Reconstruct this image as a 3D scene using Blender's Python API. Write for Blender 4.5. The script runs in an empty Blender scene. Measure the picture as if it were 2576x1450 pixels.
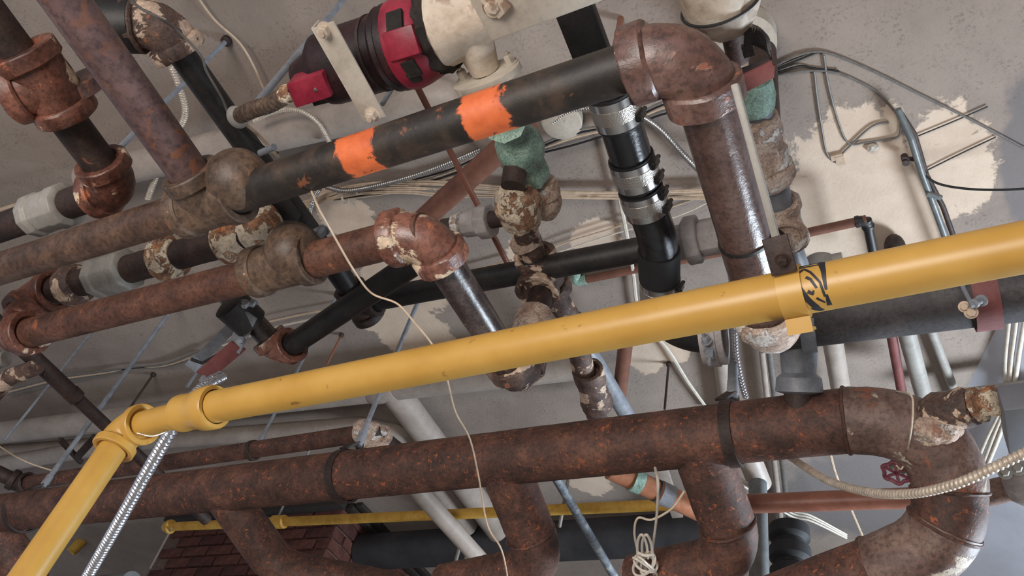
import bpy, bmesh, math, random
from mathutils import Vector, Matrix, noise
random.seed(7)
S = bpy.context.scene
C = S.collection

# ------------------------------------------------------------------ camera
F = 2016.0                      # focal length in pixels of the 2576 x 1450 frame
CAMZ = 1.55                     # eye height above the floor
EZ = Vector((0.204, 0.676, -0.708)).normalized()      # world axes seen in camera axes (right, up, back)
EX = Vector((0.881, 0.1886, 0.4345)); EX = (EX - EZ*EX.dot(EZ)).normalized()
EY = EZ.cross(EX)
ROT = Matrix((EX, EY, EZ))
cam_d = bpy.data.cameras.new('camera'); cam = bpy.data.objects.new('camera', cam_d); C.objects.link(cam)
cam_d.sensor_width = 36.0; cam_d.lens = 36.0*F/2576.0; cam_d.clip_start = 0.02
cam.matrix_world = Matrix.Translation((0, 0, CAMZ)) @ ROT.to_4x4()
S.camera = cam

# ------------------------------------------------------------------ light
S.view_settings.view_transform = 'Standard'; S.view_settings.look = 'None'
S.view_settings.gamma = 1.0; S.view_settings.use_curve_mapping = False
S.view_settings.exposure = 0.0
W = bpy.data.worlds.new('world'); S.world = W; W.use_nodes = True
W.node_tree.nodes['Background'].inputs[0].default_value = (0.78, 0.86, 1.0, 1)
W.node_tree.nodes['Background'].inputs[1].default_value = 0.48

def area(name, loc, target, sx, sy, power, col):
    l = bpy.data.lights.new(name, 'AREA'); l.shape = 'RECTANGLE'; l.size = sx; l.size_y = sy
    l.energy = power; l.color = col
    o = bpy.data.objects.new(name, l); C.objects.link(o); o.location = loc
    o.rotation_euler = (Vector(target) - Vector(loc)).to_track_quat('-Z', 'Z').to_euler()
    return o
# daylight through the low window at the right (below the sloping soffit); the area light behind the camera is an added fill
area('window_daylight', (1.70, 3.18, 2.15), (-0.6, 1.0, 2.60), 0.8, 1.05, 215, (0.76, 0.88, 1.0))
area('rear_fill', (-0.5, -2.2, 0.78), (-0.7, 2.2, 2.6), 2.0, 1.5, 118, (1.0, 0.93, 0.86))

# ------------------------------------------------------------------ placing
CEIL = 2.30                     # ceiling height above the eye
KZ = CEIL/1.75                  # things drawn up in the top band (1.575 to 1.76) hang from the ceiling and scale with it
def hz(z): return z*KZ if 1.575 < z <= 1.76 else z
def ray(x, y):
    return ROT @ Vector((x-1288.0, 725.0-y, -F))
def P(x, y, z):                 # point of the room seen at a pixel, at a height z above the eye
    d = ray(x, y); return Vector((0, 0, CAMZ)) + d*(hz(z)/d.z)
def PY(x, y, Y):                # ... on the vertical plane at distance Y
    d = ray(x, y); return Vector((0, 0, CAMZ)) + d*(Y/d.y)
def pl(*t): return [P(*q) for q in t]
def up(p, z): return Vector((p.x, p.y, CAMZ+z))
def R(x, y, z, w):              # radius of something w pixels wide there
    return 0.5*w*hz(z)/ray(x, y).z
def lerp(a, b, t): return a + (b-a)*t
def ext(a, b, L): return a + (a-b).normalized()*L     # run on past a, away from b

# ------------------------------------------------------------------ mesh kit
def frame(t):
    t = t.normalized(); a = Vector((0, 0, 1)) if abs(t.z) < 0.9 else Vector((1, 0, 0))
    u = t.cross(a).normalized(); return u, t.cross(u).normalized()
def fillet(pts, rad, n=8):
    pts = [Vector(p) for p in pts]; out = [pts[0]]
    for i in range(1, len(pts)-1):
        a, c, b = pts[i-1], pts[i], pts[i+1]
        u = (a-c); v = (b-c); lu, lv = u.length, v.length; u.normalize(); v.normalize()
        ang = math.pi - u.angle(v)
        if ang < 0.02: out.append(c); continue
        d = min(rad*math.tan(ang/2), lu*0.49 if i > 1 else lu*0.98, lv*0.49 if i < len(pts)-2 else lv*0.98)
        r = d/math.tan(ang/2); bis = (u+v).normalized(); cen = c + bis*(r/math.cos(ang/2))
        s, e = c+u*d-cen, c+v*d-cen
        for k in range(n+1):
            t = k/n; th = ang
            w = (s*math.sin((1-t)*th) + e*math.sin(t*th))/math.sin(th)
            out.append(cen+w)
    out.append(pts[-1]); return out
def spline(pts, n=8):
    pts = [Vector(p) for p in pts]; q = [pts[0]*2-pts[1]] + pts + [pts[-1]*2-pts[-2]]; out = []
    for i in range(1, len(q)-2):
        a, b, c, d = q[i-1], q[i], q[i+1], q[i+2]
        for k in range(n):
            t = k/n; out.append(0.5*((2*b) + (c-a)*t + (2*a-5*b+4*c-d)*t*t + (3*b-a-3*c+d)*t**3))
    out.append(pts[-1]); return out
def resample(pts, step):
    out = [pts[0].copy()]; acc = 0.0
    for a, b in zip(pts, pts[1:]):
        L = (b-a).length; n = max(1, int(math.ceil(L/step)))
        for k in range(1, n+1): out.append(lerp(a, b, k/n))
    return out
def transport(path):
    n = len(path); T = []
    for i in range(n):
        t = path[min(i+1, n-1)] - path[max(i-1, 0)]
        T.append(t.normalized() if t.length > 1e-9 else Vector((0, 0, 1)))
    u, v = frame(T[0]); fr = [(u, v)]
    for i in range(1, n):
        u = u - T[i]*u.dot(T[i])
        u = u.normalized() if u.length > 1e-6 else frame(T[i])[0]
        fr.append((u, T[i].cross(u)))
    return T, fr

class MB:
    def __init__(s): s.v = []; s.f = []
    def rings(s, rings, closed=False, caps=(True, True)):
        b = len(s.v); n = len(rings[0])
        for r in rings: s.v.extend(r)
        m = len(rings)
        for i in range(m if closed else m-1):
            j = (i+1) % m
            for k in range(n):
                l = (k+1) % n
                s.f.append((b+i*n+k, b+i*n+l, b+j*n+l, b+j*n+k))
        if not closed:
            if caps[0]: s.f.append(tuple(b+k for k in reversed(range(n))))
            if caps[1]: s.f.append(tuple(b+(m-1)*n+k for k in range(n)))
        return s
    def tube(s, path, r, seg=24, caps=(True, True), step=None, flat=1.0):
        path = [Vector(p) for p in path]
        if step: path = resample(path, step)
        T, fr = transport(path); n = len(path)
        rr = r if hasattr(r, '__len__') else None
        if rr:                               # radii given along the length
            L = [0.0]
            for a, b in zip(path, path[1:]): L.append(L[-1]+(b-a).length)
            def rad(i):
                t = L[i]/L[-1]*(len(rr)-1); k = min(int(t), len(rr)-2); return rr[k]+(rr[k+1]-rr[k])*(t-k)
        else:
            rad = lambda i: r
        return s.rings([[path[i] + fr[i][0]*(rad(i)*math.cos(2*math.pi*k/seg)) + fr[i][1]*(rad(i)*flat*math.sin(2*math.pi*k/seg)) for k in range(seg)] for i in range(n)], caps=caps)
    def lathe(s, p0, axis, prof, seg=28, closed=False, caps=(True, True), twist=0.0, ov=1.0):
        p0 = Vector(p0); a = Vector(axis).normalized(); u, v = frame(a)
        return s.rings([[p0 + a*t + u*(q*math.cos(2*math.pi*k/seg+twist)) + v*(q*ov*math.sin(2*math.pi*k/seg+twist)) for k in range(seg)] for t, q in prof], closed=closed, caps=caps)
    def band(s, e, inward, r, ln=0.8, ro=1.40, seg=32):      # beaded, recessed mouth of a screwed fitting
        return s.lathe(e, inward, [(0.22*r, 1.0*r), (0.02*r, 1.13*r), (0, 1.18*r), (0, (ro-0.06)*r), (0.07*r, ro*r), (ln*r, ro*r), ((ln+0.12)*r, (ro-0.10)*r), ((ln+0.2)*r, 1.0*r)], seg)
    def elbow(s, a, c, b, r, L=2.0, body=1.24, ro=1.40, seg=32, fr=1.5, ln=0.75):
        u = (a-c).normalized(); v = (b-c).normalized(); ea, eb = c+u*(L*r), c+v*(L*r)
        s.tube(fillet([ea+(c-ea).normalized()*0.3*r, c, eb+(c-eb).normalized()*0.3*r], fr*r, 12), body*r, seg, step=r*0.25)
        s.band(ea, -u, r, ln, ro, seg); s.band(eb, -v, r, ln, ro, seg); return ea, eb
    def tee(s, a, b, c, d, r, L=2.0, body=1.24, ro=1.40, seg=32, ln=0.7):      # run from a to b round c, branch in direction d
        u = (a-c).normalized(); w = (b-c).normalized(); d = d.normalized()
        ea, eb, ed = c+u*L*r, c+w*L*r, c+d*L*r
        s.tube([ea-u*0.3*r, c, eb-w*0.3*r], body*r, seg, step=r*0.3); s.tube([c, ed-d*0.3*r], body*r, seg, step=r*0.3)
        s.band(ea, -u, r, ln, ro, seg); s.band(eb, -w, r, ln, ro, seg); s.band(ed, -d, r, ln, ro, seg); return ea, eb, ed
    def ring(s, c, axis, r0, r1, w, seg=36):
        return s.lathe(c, axis, [(-w/2, r0), (-w/2, r1), (w/2, r1), (w/2, r0)], seg, closed=True)
    def bead(s, c, axis, r, t, seg=36):
        return s.lathe(c, axis, [(t*math.cos(a), r+t*math.sin(a)) for a in [2*math.pi*k/8 for k in range(8)]], seg, closed=True)
    def box(s, c, ax, ay, az):               # half-axes as vectors
        b = len(s.v); c = Vector(c)
        for i in (-1, 1):
            for j in (-1, 1):
                for k in (-1, 1): s.v.append(c+ax*i+ay*j+az*k)
        for q in ((0, 1, 3, 2), (4, 6, 7, 5), (0, 4, 5, 1), (2, 3, 7, 6), (0, 2, 6, 4), (1, 5, 7, 3)): s.f.append(tuple(b+i for i in q))
        return s
    def bar(s, p, q, side, w, t):             # flat bar from p to q, w wide along side, t thick
        p, q = Vector(p), Vector(q); d = (q-p); u = side - d*(side.dot(d)/d.length_squared); u.normalize(); n = d.normalized().cross(u)
        return s.box((p+q)/2, d/2, u*(w/2), n*(t/2))
    def plate(s, poly, n, t):
        b = len(s.v); k = len(poly); n = Vector(n).normalized()*t
        s.v += [Vector(p) for p in poly] + [Vector(p)+n for p in poly]
        s.f.append(tuple(b+i for i in range(k))); s.f.append(tuple(b+k+i for i in reversed(range(k))))
        for i in range(k): s.f.append((b+i, b+(i+1) % k, b+k+(i+1) % k, b+k+i))
        return s
    def bolt(s, p, n, r, h=None, shank=0.0):
        h = h or r*1.1; n = Vector(n).normalized()
        s.lathe(p, n, [(0, r*1.5), (r*0.22, r*1.5)], 20)
        s.lathe(Vector(p)+n*r*0.22, n, [(0, r*1.05), (h*0.85, r*1.05), (h, r*0.85)], 6)
        if shank: s.lathe(Vector(p)+n*h, n, [(0, r*0.5), (shank, r*0.5)], 10)
        return s
    def blob(s, c, rx, ry=None, rz=None, seg=24, n=14):
        ry = ry or rx; rz = rz or rx; c = Vector(c)
        return s.rings([[c+Vector((rx*math.sin(a)*math.cos(2*math.pi*k/seg), ry*math.sin(a)*math.sin(2*math.pi*k/seg), rz*math.cos(a))) for k in range(seg)] for a in [0.02+(math.pi-0.04)*i/n for i in range(n+1)]])
    def helix(s, path, r, pitch, depth, seg=14, per=6):       # spiral-wound armoured hose
        path = resample([Vector(p) for p in path], pitch/per); T, fr = transport(path); L = 0.0; rs = []
        for i, p in enumerate(path):
            if i: L += (p-path[i-1]).length
            row = []
            for k in range(seg):
                ph = (L/pitch + k/seg) % 1.0
                q = r*(1-depth) if ph > 0.72 else r*(1-depth*(1-math.sin(math.pi*ph/0.72))**2*0.8)
                a = 2*math.pi*k/seg; row.append(p + fr[i][0]*q*math.cos(a) + fr[i][1]*q*math.sin(a))
            rs.append(row)
        return s.rings(rs)
    def rough(s, amp, freq, seed=0.0):        # crusty surface: push vertices along a noise field
        o = Vector((seed, seed*1.7, -seed))
        s.v = [v + noise.noise_vector(v*freq+o)*amp + noise.noise_vector(v*freq*2.7+o)*amp*0.5 for v in s.v]; return s

def finish(name, mb, mat, parent=None, origin=None, bevel=0.0, angle=38):
    me = bpy.data.meshes.new(name); bm = bmesh.new(); o = origin if origin is not None else (Vector(parent.location) if parent else Vector())
    vs = [bm.verts.new(v-o) for v in mb.v]
    for f in mb.f:
        try: bm.faces.new([vs[i] for i in f])
        except ValueError: pass
    if bevel:
        bmesh.ops.bevel(bm, geom=bm.edges[:], offset=bevel, segments=2, profile=0.5, affect='EDGES', clamp_overlap=True)
    bmesh.ops.recalc_face_normals(bm, faces=bm.faces[:])
    bm.to_mesh(me); bm.free(); me.materials.append(mat)
    me.polygons.foreach_set('use_smooth', [True]*len(me.polygons)); me.set_sharp_from_angle(angle=math.radians(angle))
    ob = bpy.data.objects.new(name, me); C.objects.link(ob)
    if parent: ob.parent = parent
    else: ob.location = o
    return ob
def thing(name, label, cat, loc, group=None):
    o = bpy.data.objects.new(name, None); C.objects.link(o); o.empty_display_size = 0.05
    o.location = loc; o['label'] = label; o['category'] = cat
    if group: o['group'] = group
    return o
def part(t, name, mb, mat, label=None, bevel=0.0, angle=38):
    o = finish(name, mb, mat, t, None, bevel, angle)
    if label: o['label'] = label
    return o
def sub(pt, name, mb, mat, label=None, bevel=0.0, angle=38):   # sub-part: same local frame as its part
    o = finish(name, mb, mat, None, Vector(pt.parent.location), bevel, angle); o.location = (0, 0, 0); o.parent = pt
    if label: o['label'] = label
    return o
def solo(name, label, cat, mb, mat, group=None, bevel=0.0, angle=38):
    c = Vector(mb.v[0]); o = finish(name, mb, mat, None, c, bevel, angle)
    o['label'] = label; o['category'] = cat
    if group: o['group'] = group
    return o
def struct(name, mb, mat, label=None, bevel=0.0):
    o = finish(name, mb, mat, None, Vector(mb.v[0]), bevel); o['kind'] = 'structure'
    if label: o['label'] = label
    return o

# ------------------------------------------------------------------ materials
def lin(c):
    f = lambda v: (v/12.92 if v <= 0.04045 else ((v+0.055)/1.055)**2.4)
    return tuple(f(v/255.0) for v in c) + (1.0,)
class NT:
    def __init__(s, name):
        s.m = bpy.data.materials.new(name); s.m.use_nodes = True; s.t = s.m.node_tree; s.b = s.t.nodes['Principled BSDF']
        s.co = s.t.nodes.new('ShaderNodeTexCoord').outputs['Object']
    def n(s, k, **kw):
        x = s.t.nodes.new(k)
        for a, v in kw.items(): setattr(x, a, v)
        return x
    def put(s, sock, v):
        if hasattr(v, 'links') or isinstance(v, bpy.types.NodeSocket): s.t.links.new(v, sock)
        else: sock.default_value = v
    def noise(s, scale, detail=6, rough=0.6, dist=0.0, vec=None, w=0.0):
        x = s.n('ShaderNodeTexNoise'); x.inputs['Scale'].default_value = scale; x.inputs['Detail'].default_value = detail
        x.inputs['Roughness'].default_value = rough; x.inputs['Distortion'].default_value = dist
        v = vec or s.co
        if w:
            a = s.n('ShaderNodeVectorMath', operation='ADD'); s.put(a.inputs[0], v); a.inputs[1].default_value = (w, w*2.3, -w*1.1); v = a.outputs[0]
        s.put(x.inputs['Vector'], v); return x.outputs['Fac']
    def ramp(s, fac, stops, interp='LINEAR'):
        x = s.n('ShaderNodeValToRGB'); r = x.color_ramp; r.interpolation = interp
        while len(r.elements) < len(stops): r.elements.new(0.5)
        for e, (p, c) in zip(r.elements, stops):
            e.position = p; e.color = c if len(c) == 4 else lin(c)
        s.put(x.inputs['Fac'], fac); return x.outputs['Color']
    def step(s, fac, a, b):                    # smooth 0..1 between a and b
        x = s.n('ShaderNodeMapRange', interpolation_type='SMOOTHSTEP'); s.put(x.inputs['Value'], fac)
        x.inputs['From Min'].default_value = a; x.inputs['From Max'].default_value = b; return x.outputs['Result']
    def math(s, op, a, b=0.0):
        x = s.n('ShaderNodeMath', operation=op); s.put(x.inputs[0], a); s.put(x.inputs[1], b); return x.outputs[0]
    def mix(s, fac, a, b):
        x = s.n('ShaderNodeMix', data_type='RGBA'); s.put(x.inputs['Factor'], fac); s.put(x.inputs['A'], a); s.put(x.inputs['B'], b); return x.outputs['Result']
    def bump(s, h, strength=0.5, dist=0.004):
        x = s.n('ShaderNodeBump'); x.inputs['Strength'].default_value = strength; x.inputs['Distance'].default_value = dist
        s.put(x.inputs['Height'], h); s.put(s.b.inputs['Normal'], x.outputs['Normal'])
    def out(s, col, rough, metal=0.0, spec=None):
        s.put(s.b.inputs['Base Color'], col); s.put(s.b.inputs['Roughness'], rough); s.put(s.b.inputs['Metallic'], metal)
        if spec is not None: s.b.inputs['Specular IOR Level'].default_value = spec
        return s.m
def plain(name, col, rough=0.5, metal=0.0, var=0.12, scale=30, bump=0.15, spec=None):
    t = NT(name); c = lin(col); f = t.noise(scale, 6, 0.65)
    d = tuple(v*(1-var*2) for v in c[:3])+(1,); l = tuple(min(1, v*(1+var*2)) for v in c[:3])+(1,)
    if bump: t.bump(f, bump, 0.003)
    return t.out(t.ramp(f, [(0.3, d), (0.7, l)]), rough, metal, spec)
def rust(name, cols, scale=22, rough=0.75, fleck=None, peel=None, bump=0.5, streak=None, spec=None, gloss=None, speck=0.55):
    t = NT(name); vec = t.co
    if streak:
        m = t.n('ShaderNodeMapping'); t.put(m.inputs['Vector'], t.co); m.inputs['Scale'].default_value = streak; vec = m.outputs[0]
    f1 = t.noise(scale, 9, 0.68, 0.3, vec); n = len(cols)
    col = t.ramp(f1, [(0.30+0.40*i/(n-1), c) for i, c in enumerate(cols)]); h = f1
    fine = t.noise(scale*9, 4, 0.7, 0, vec, 3.1)
    col = t.mix(t.step(fine, 0.42, 0.68), col, t.mix(speck, col, lin(tuple(v*0.45 for v in cols[0]))))
    h = t.math('ADD', h, t.math('MULTIPLY', fine, 0.35))
    rg = rough
    if fleck:
        c, amt, sc = fleck; k = t.step(t.noise(sc, 5, 0.6, 0.6, None, 7.7), 0.74-amt, 0.80-amt)
        k = t.math('MULTIPLY', k, t.step(t.noise(sc*0.22, 3, 0.5, 0, None, 1.3), 0.42, 0.58))
        col = t.mix(t.math('MULTIPLY', k, 0.72), col, lin(c)); h = t.math('ADD', h, t.math('MULTIPLY', k, 0.3))
    if peel:
        c, amt, sc = peel; k = t.step(t.noise(sc, 9, 0.62, 0.4, None, 4.2), 0.70-amt, 0.73-amt)
        pc = t.ramp(t.noise(sc*6, 5, 0.6, 0, None, 9.0), [(0.3, tuple(v*0.72 for v in c)), (0.65, c)])
        col = t.mix(k, col, pc); h = t.math('ADD', h, t.math('MULTIPLY', k, 0.6))
    if gloss: rg = t.math('ADD', t.math('MULTIPLY', t.noise(scale*2, 4, 0.6, 0, None, 5.5), gloss), rough-gloss*0.5)
    t.bump(h, bump, 0.004)
    return t.out(col, rg, 0.0, spec)

M = {}
M['header'] = rust('header_rust', [(48, 35, 31), (90, 60, 50), (124, 84, 68)], 13, 0.66, ((176, 98, 60), 0.16, 80), None, 0.55)
M['header_old'] = rust('elbow_rust', [(78, 58, 51), (118, 92, 82), (146, 122, 110)], 11, 0.55, ((150, 84, 54), 0.15, 26), ((205, 190, 170), 0.085, 12), 0.5)
M['main'] = rust('brown_pipe', [(50, 37, 32), (92, 68, 55), (120, 92, 74)], 10, 0.5, ((148, 92, 60), 0.07, 30), None, 0.3)
M['b2'] = rust('red_brown_pipe', [(58, 37, 31), (96, 62, 49), (122, 82, 64)], 11, 0.55, ((158, 92, 60), 0.12, 26), None, 0.3)
M['l1'] = rust('purple_brown_pipe', [(66, 49, 48), (96, 73, 71), (116, 92, 88)], 8, 0.45, ((126, 80, 54), 0.19, 22), None, 0.25)
M['dark'] = rust('dark_rust', [(34, 24, 22), (58, 42, 37), (80, 58, 48)], 16, 0.65, ((140, 84, 54), 0.06, 30), None, 0.35)
M['fit'] = rust('cast_fitting', [(50, 39, 33), (92, 73, 60), (128, 103, 84)], 10, 0.5, ((154, 100, 66), 0.12, 20), ((214, 198, 176), 0.03, 16), 0.3)
M['fit_red'] = rust('red_fitting', [(62, 40, 34), (112, 70, 57), (150, 98, 80)], 12, 0.42, ((176, 104, 70), 0.15, 22), ((230, 202, 172), 0.10, 11), 0.45)
M['fit_e2'] = rust('peeling_elbow', [(72, 46, 39), (120, 76, 62), (156, 106, 90)], 10, 0.36, ((186, 112, 76), 0.15, 22), ((236, 210, 180), 0.155, 9), 0.5, None, 0.8)
M['fit_e1'] = rust('big_elbow', [(66, 45, 40), (104, 74, 65), (134, 104, 95)], 9, 0.38, ((160, 100, 76), 0.12, 24), ((206, 186, 158), 0.10, 12), 0.5, None, 0.8)
M['crust'] = rust('crust', [(62, 43, 36), (158, 114, 86), (224, 192, 158)], 30, 0.9, ((196, 122, 74), 0.2, 40), ((234, 214, 188), 0.22, 22), 1.0)
M['crust_pale'] = rust('pale_crust', [(140, 106, 92), (204, 178, 160), (232, 216, 202)], 22, 0.85, ((146, 92, 70), 0.16, 30), ((238, 230, 222), 0.16, 18), 0.9)
M['crust_dark'] = rust('dark_crust', [(56, 43, 41), (98, 76, 68), (142, 114, 98)], 20, 0.6, ((190, 124, 84), 0.14, 40), ((228, 198, 174), 0.17, 16), 0.8)
M['l3'] = rust('varnished_brown', [(66, 47, 42), (92, 68, 61), (112, 88, 80)], 14, 0.24, None, ((150, 128, 118), 0.03, 20), 0.3, None, 1.0, 0.14)
M['l2'] = rust('varnished_dark', [(40, 31, 31), (66, 53, 51), (100, 86, 80)], 22, 0.26, None, ((128, 116, 104), 0.03, 30), 0.22, None, 1.0, 0.15)
M['black'] = rust('black_pipe', [(20, 19, 20), (36, 33, 33), (54, 50, 48)], 14, 0.5, None, None, 0.15)
M['black_gloss'] = rust('gloss_black', [(14, 14, 15), (26, 25, 27), (40, 40, 40)], 20, 0.22, None, None, 0.3, None, 0.8, 0.12)
M['rubber'] = plain('rubber', (26, 25, 27), 0.62, 0, 0.1, 60, 0.05)
M['soil'] = rust('soil_pipe', [(48, 44, 46), (62, 57, 58), (80, 74, 74)], 12, 0.6, ((150, 110, 90), 0.03, 26), None, 0.2)
M['steel'] = plain('clamp_steel', (196, 192, 188), 0.24, 1.0, 0.05, 40, 0.05)
def knurl():
    t = NT('knurled_steel'); w = t.n('ShaderNodeTexVoronoi'); w.inputs['Scale'].default_value = 420; t.put(w.inputs['Vector'], t.co)
    t.bump(w.outputs['Distance'], 0.5, 0.001); return t.out(lin((205, 198, 190)), 0.38, 1.0)
M['knurl'] = knurl()
M['galv'] = rust('galvanised', [(112, 114, 120), (134, 137, 144), (152, 155, 160)], 30, 0.42, None, None, 0.15, speck=0.2)
M['armour'] = plain('armour_steel', (176, 172, 168), 0.34, 0.85, 0.1, 60, 0.1)
M['armour_bright'] = plain('bright_armour', (206, 206, 212), 0.25, 0.9, 0.06, 60, 0.1)
M['armour_old'] = plain('old_armour', (190, 176, 160), 0.42, 0.25, 0.15, 60, 0.2)
M['armour_rust'] = rust('rusty_armour', [(46, 34, 28), (92, 72, 58), (128, 104, 84)], 60, 0.7)
def yellow():
    t = NT('yellow_paint'); f = t.noise(9, 5, 0.6); c = t.ramp(f, [(0.3, (180, 136, 60)), (0.7, (195, 152, 76))])
    k = t.step(t.noise(26, 8, 0.7, 0.3, None, 2.0), 0.63, 0.70); c = t.mix(t.math('MULTIPLY', k, 0.75), c, lin((118, 74, 34)))
    t.bump(f, 0.08, 0.002); return t.out(c, 0.36)
M['yellow'] = yellow()
M['yellow_old'] = rust('old_yellow', [(176, 128, 44), (206, 160, 66), (222, 180, 90)], 20, 0.6, None, None, 0.15, speck=0.12)
M['beige'] = rust('beige_paint', [(148, 135, 125), (164, 151, 141), (178, 165, 155)], 8, 0.5, None, None, 0.1, speck=0.1)
M['white'] = rust('white_enamel', [(160, 150, 137), (186, 176, 162), (198, 189, 176)], 9, 0.45, ((128, 84, 52), 0.05, 26), None, 0.15, speck=0.12)
M['white_rust'] = rust('rust_stained_white', [(164, 142, 122), (200, 184, 166), (216, 204, 190)], 9, 0.6, ((112, 72, 50), 0.17, 18), None, 0.5, speck=0.15)
M['valve_grey'] = rust('grey_valve', [(128, 124, 118), (152, 147, 140), (168, 163, 156)], 8, 0.5, ((100, 78, 62), 0.03, 26), None, 0.15, speck=0.12)
M['union'] = rust('painted_union', [(126, 120, 118), (160, 152, 150), (182, 174, 172)], 16, 0.6, ((110, 70, 50), 0.07, 30), None, 0.25, speck=0.12)
M['brass_green'] = rust('verdigris', [(108, 122, 106), (142, 172, 156), (178, 206, 192)], 26, 0.6, ((72, 88, 96), 0.16, 34), ((182, 186, 160), 0.08, 22), 0.7)
M['copper'] = rust('copper', [(138, 84, 58), (176, 116, 86), (198, 144, 112)], 10, 0.38, ((150, 170, 150), 0.04, 24), None, 0.15, speck=0.12)
M['copper_dull'] = rust('dull_copper', [(112, 66, 52), (142, 90, 72), (158, 108, 90)], 9, 0.45, None, None, 0.12, speck=0.12)
M['brown_smooth'] = rust('brown_paint', [(92, 58, 46), (118, 76, 60), (132, 90, 72)], 8, 0.6, None, None, 0.1, speck=0.12)
M['maroon'] = rust('maroon_primer', [(92, 48, 46), (116, 64, 62), (130, 78, 74)], 14, 0.65, None, None, 0.2, speck=0.12)
M['motor_dark'] = rust('dark_maroon', [(22, 12, 14), (40, 20, 23), (62, 32, 34)], 14, 0.45, None, ((150, 132, 112), 0.0, 18), 0.25)
M['motor_red'] = rust('motor_red', [(96, 22, 36), (140, 34, 54), (160, 52, 70)], 11, 0.42, None, ((46, 22, 24), 0.05, 20), 0.2, speck=0.12)
M['sludge'] = rust('black_sludge', [(16, 14, 13), (34, 28, 25), (62, 48, 40)], 40, 0.8, None, None, 0.9)
M['wire_beige'] = plain('beige_wire', (196, 172, 148), 0.5, 0, 0.1, 40, 0)
M['wire_white'] = plain('white_wire', (208, 198, 184), 0.45, 0, 0.08, 40, 0)
M['wire_grey'] = plain('grey_wire', (108, 103, 99), 0.5, 0, 0.12, 40, 0)
M['wire_black'] = plain('black_wire', (30, 29, 30), 0.5, 0, 0.1, 40, 0)
M['wood'] = rust('dark_wood', [(30, 26, 26), (52, 44, 42), (74, 62, 56)], 18, 0.8, None, None, 0.5, (8, 1, 8))
M['brick'] = rust('brick', [(68, 38, 33), (98, 56, 47), (120, 76, 64)], 14, 0.85, ((52, 32, 30), 0.12, 20), None, 0.5)
M['brick2'] = rust('brick_dark', [(54, 30, 28), (82, 46, 40), (104, 62, 52)], 14, 0.85, ((120, 62, 50), 0.1, 20), None, 0.5)
M['mortar'] = rust('mortar', [(92, 74, 66), (118, 98, 88), (134, 114, 102)], 40, 0.95)
M['shadow_dark'] = rust('shadow_stand_in', [(34, 33, 36), (48, 47, 50), (60, 58, 60)], 6, 0.7, None, None, 0.1, speck=0.12)  # dark tone of the cylinder added for the rear shadow band
M['greenish'] = rust('green_grey_steel', [(82, 86, 86), (104, 108, 108), (124, 128, 126)], 14, 0.4, None, None, 0.12, speck=0.12)
M['tape'] = plain('black_mark', (36, 36, 44), 0.55, 0, 0.1, 60, 0)
M['string'] = plain('string', (206, 190, 168), 0.9, 0, 0.1, 200, 0.3)
M['box_grey'] = plain('box_grey', (120, 122, 128), 0.5, 0.2, 0.06, 20, 0.05)
def wallpaint(name, col, sp):
    t = NT(name); f = t.noise(5, 8, 0.6); c = t.ramp(f, [(0.3, tuple(v*0.9 for v in col)), (0.7, col)])
    k = t.step(t.noise(90, 3, 0.6, 0, None, 2.2), 0.70, 0.76); c = t.mix(t.math('MULTIPLY', k, sp), c, lin((60, 56, 60)))
    t.bump(t.noise(60, 6, 0.7), 0.2, 0.003); return t.out(c, 0.85)
M['wall_light'] = wallpaint('pale_wall', (190, 191, 200), 0.3)
M['wall_back'] = wallpaint('back_wall', (132, 124, 118), 0.3)
M['floor'] = wallpaint('concrete_floor', (176, 170, 162), 0.3)
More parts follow.
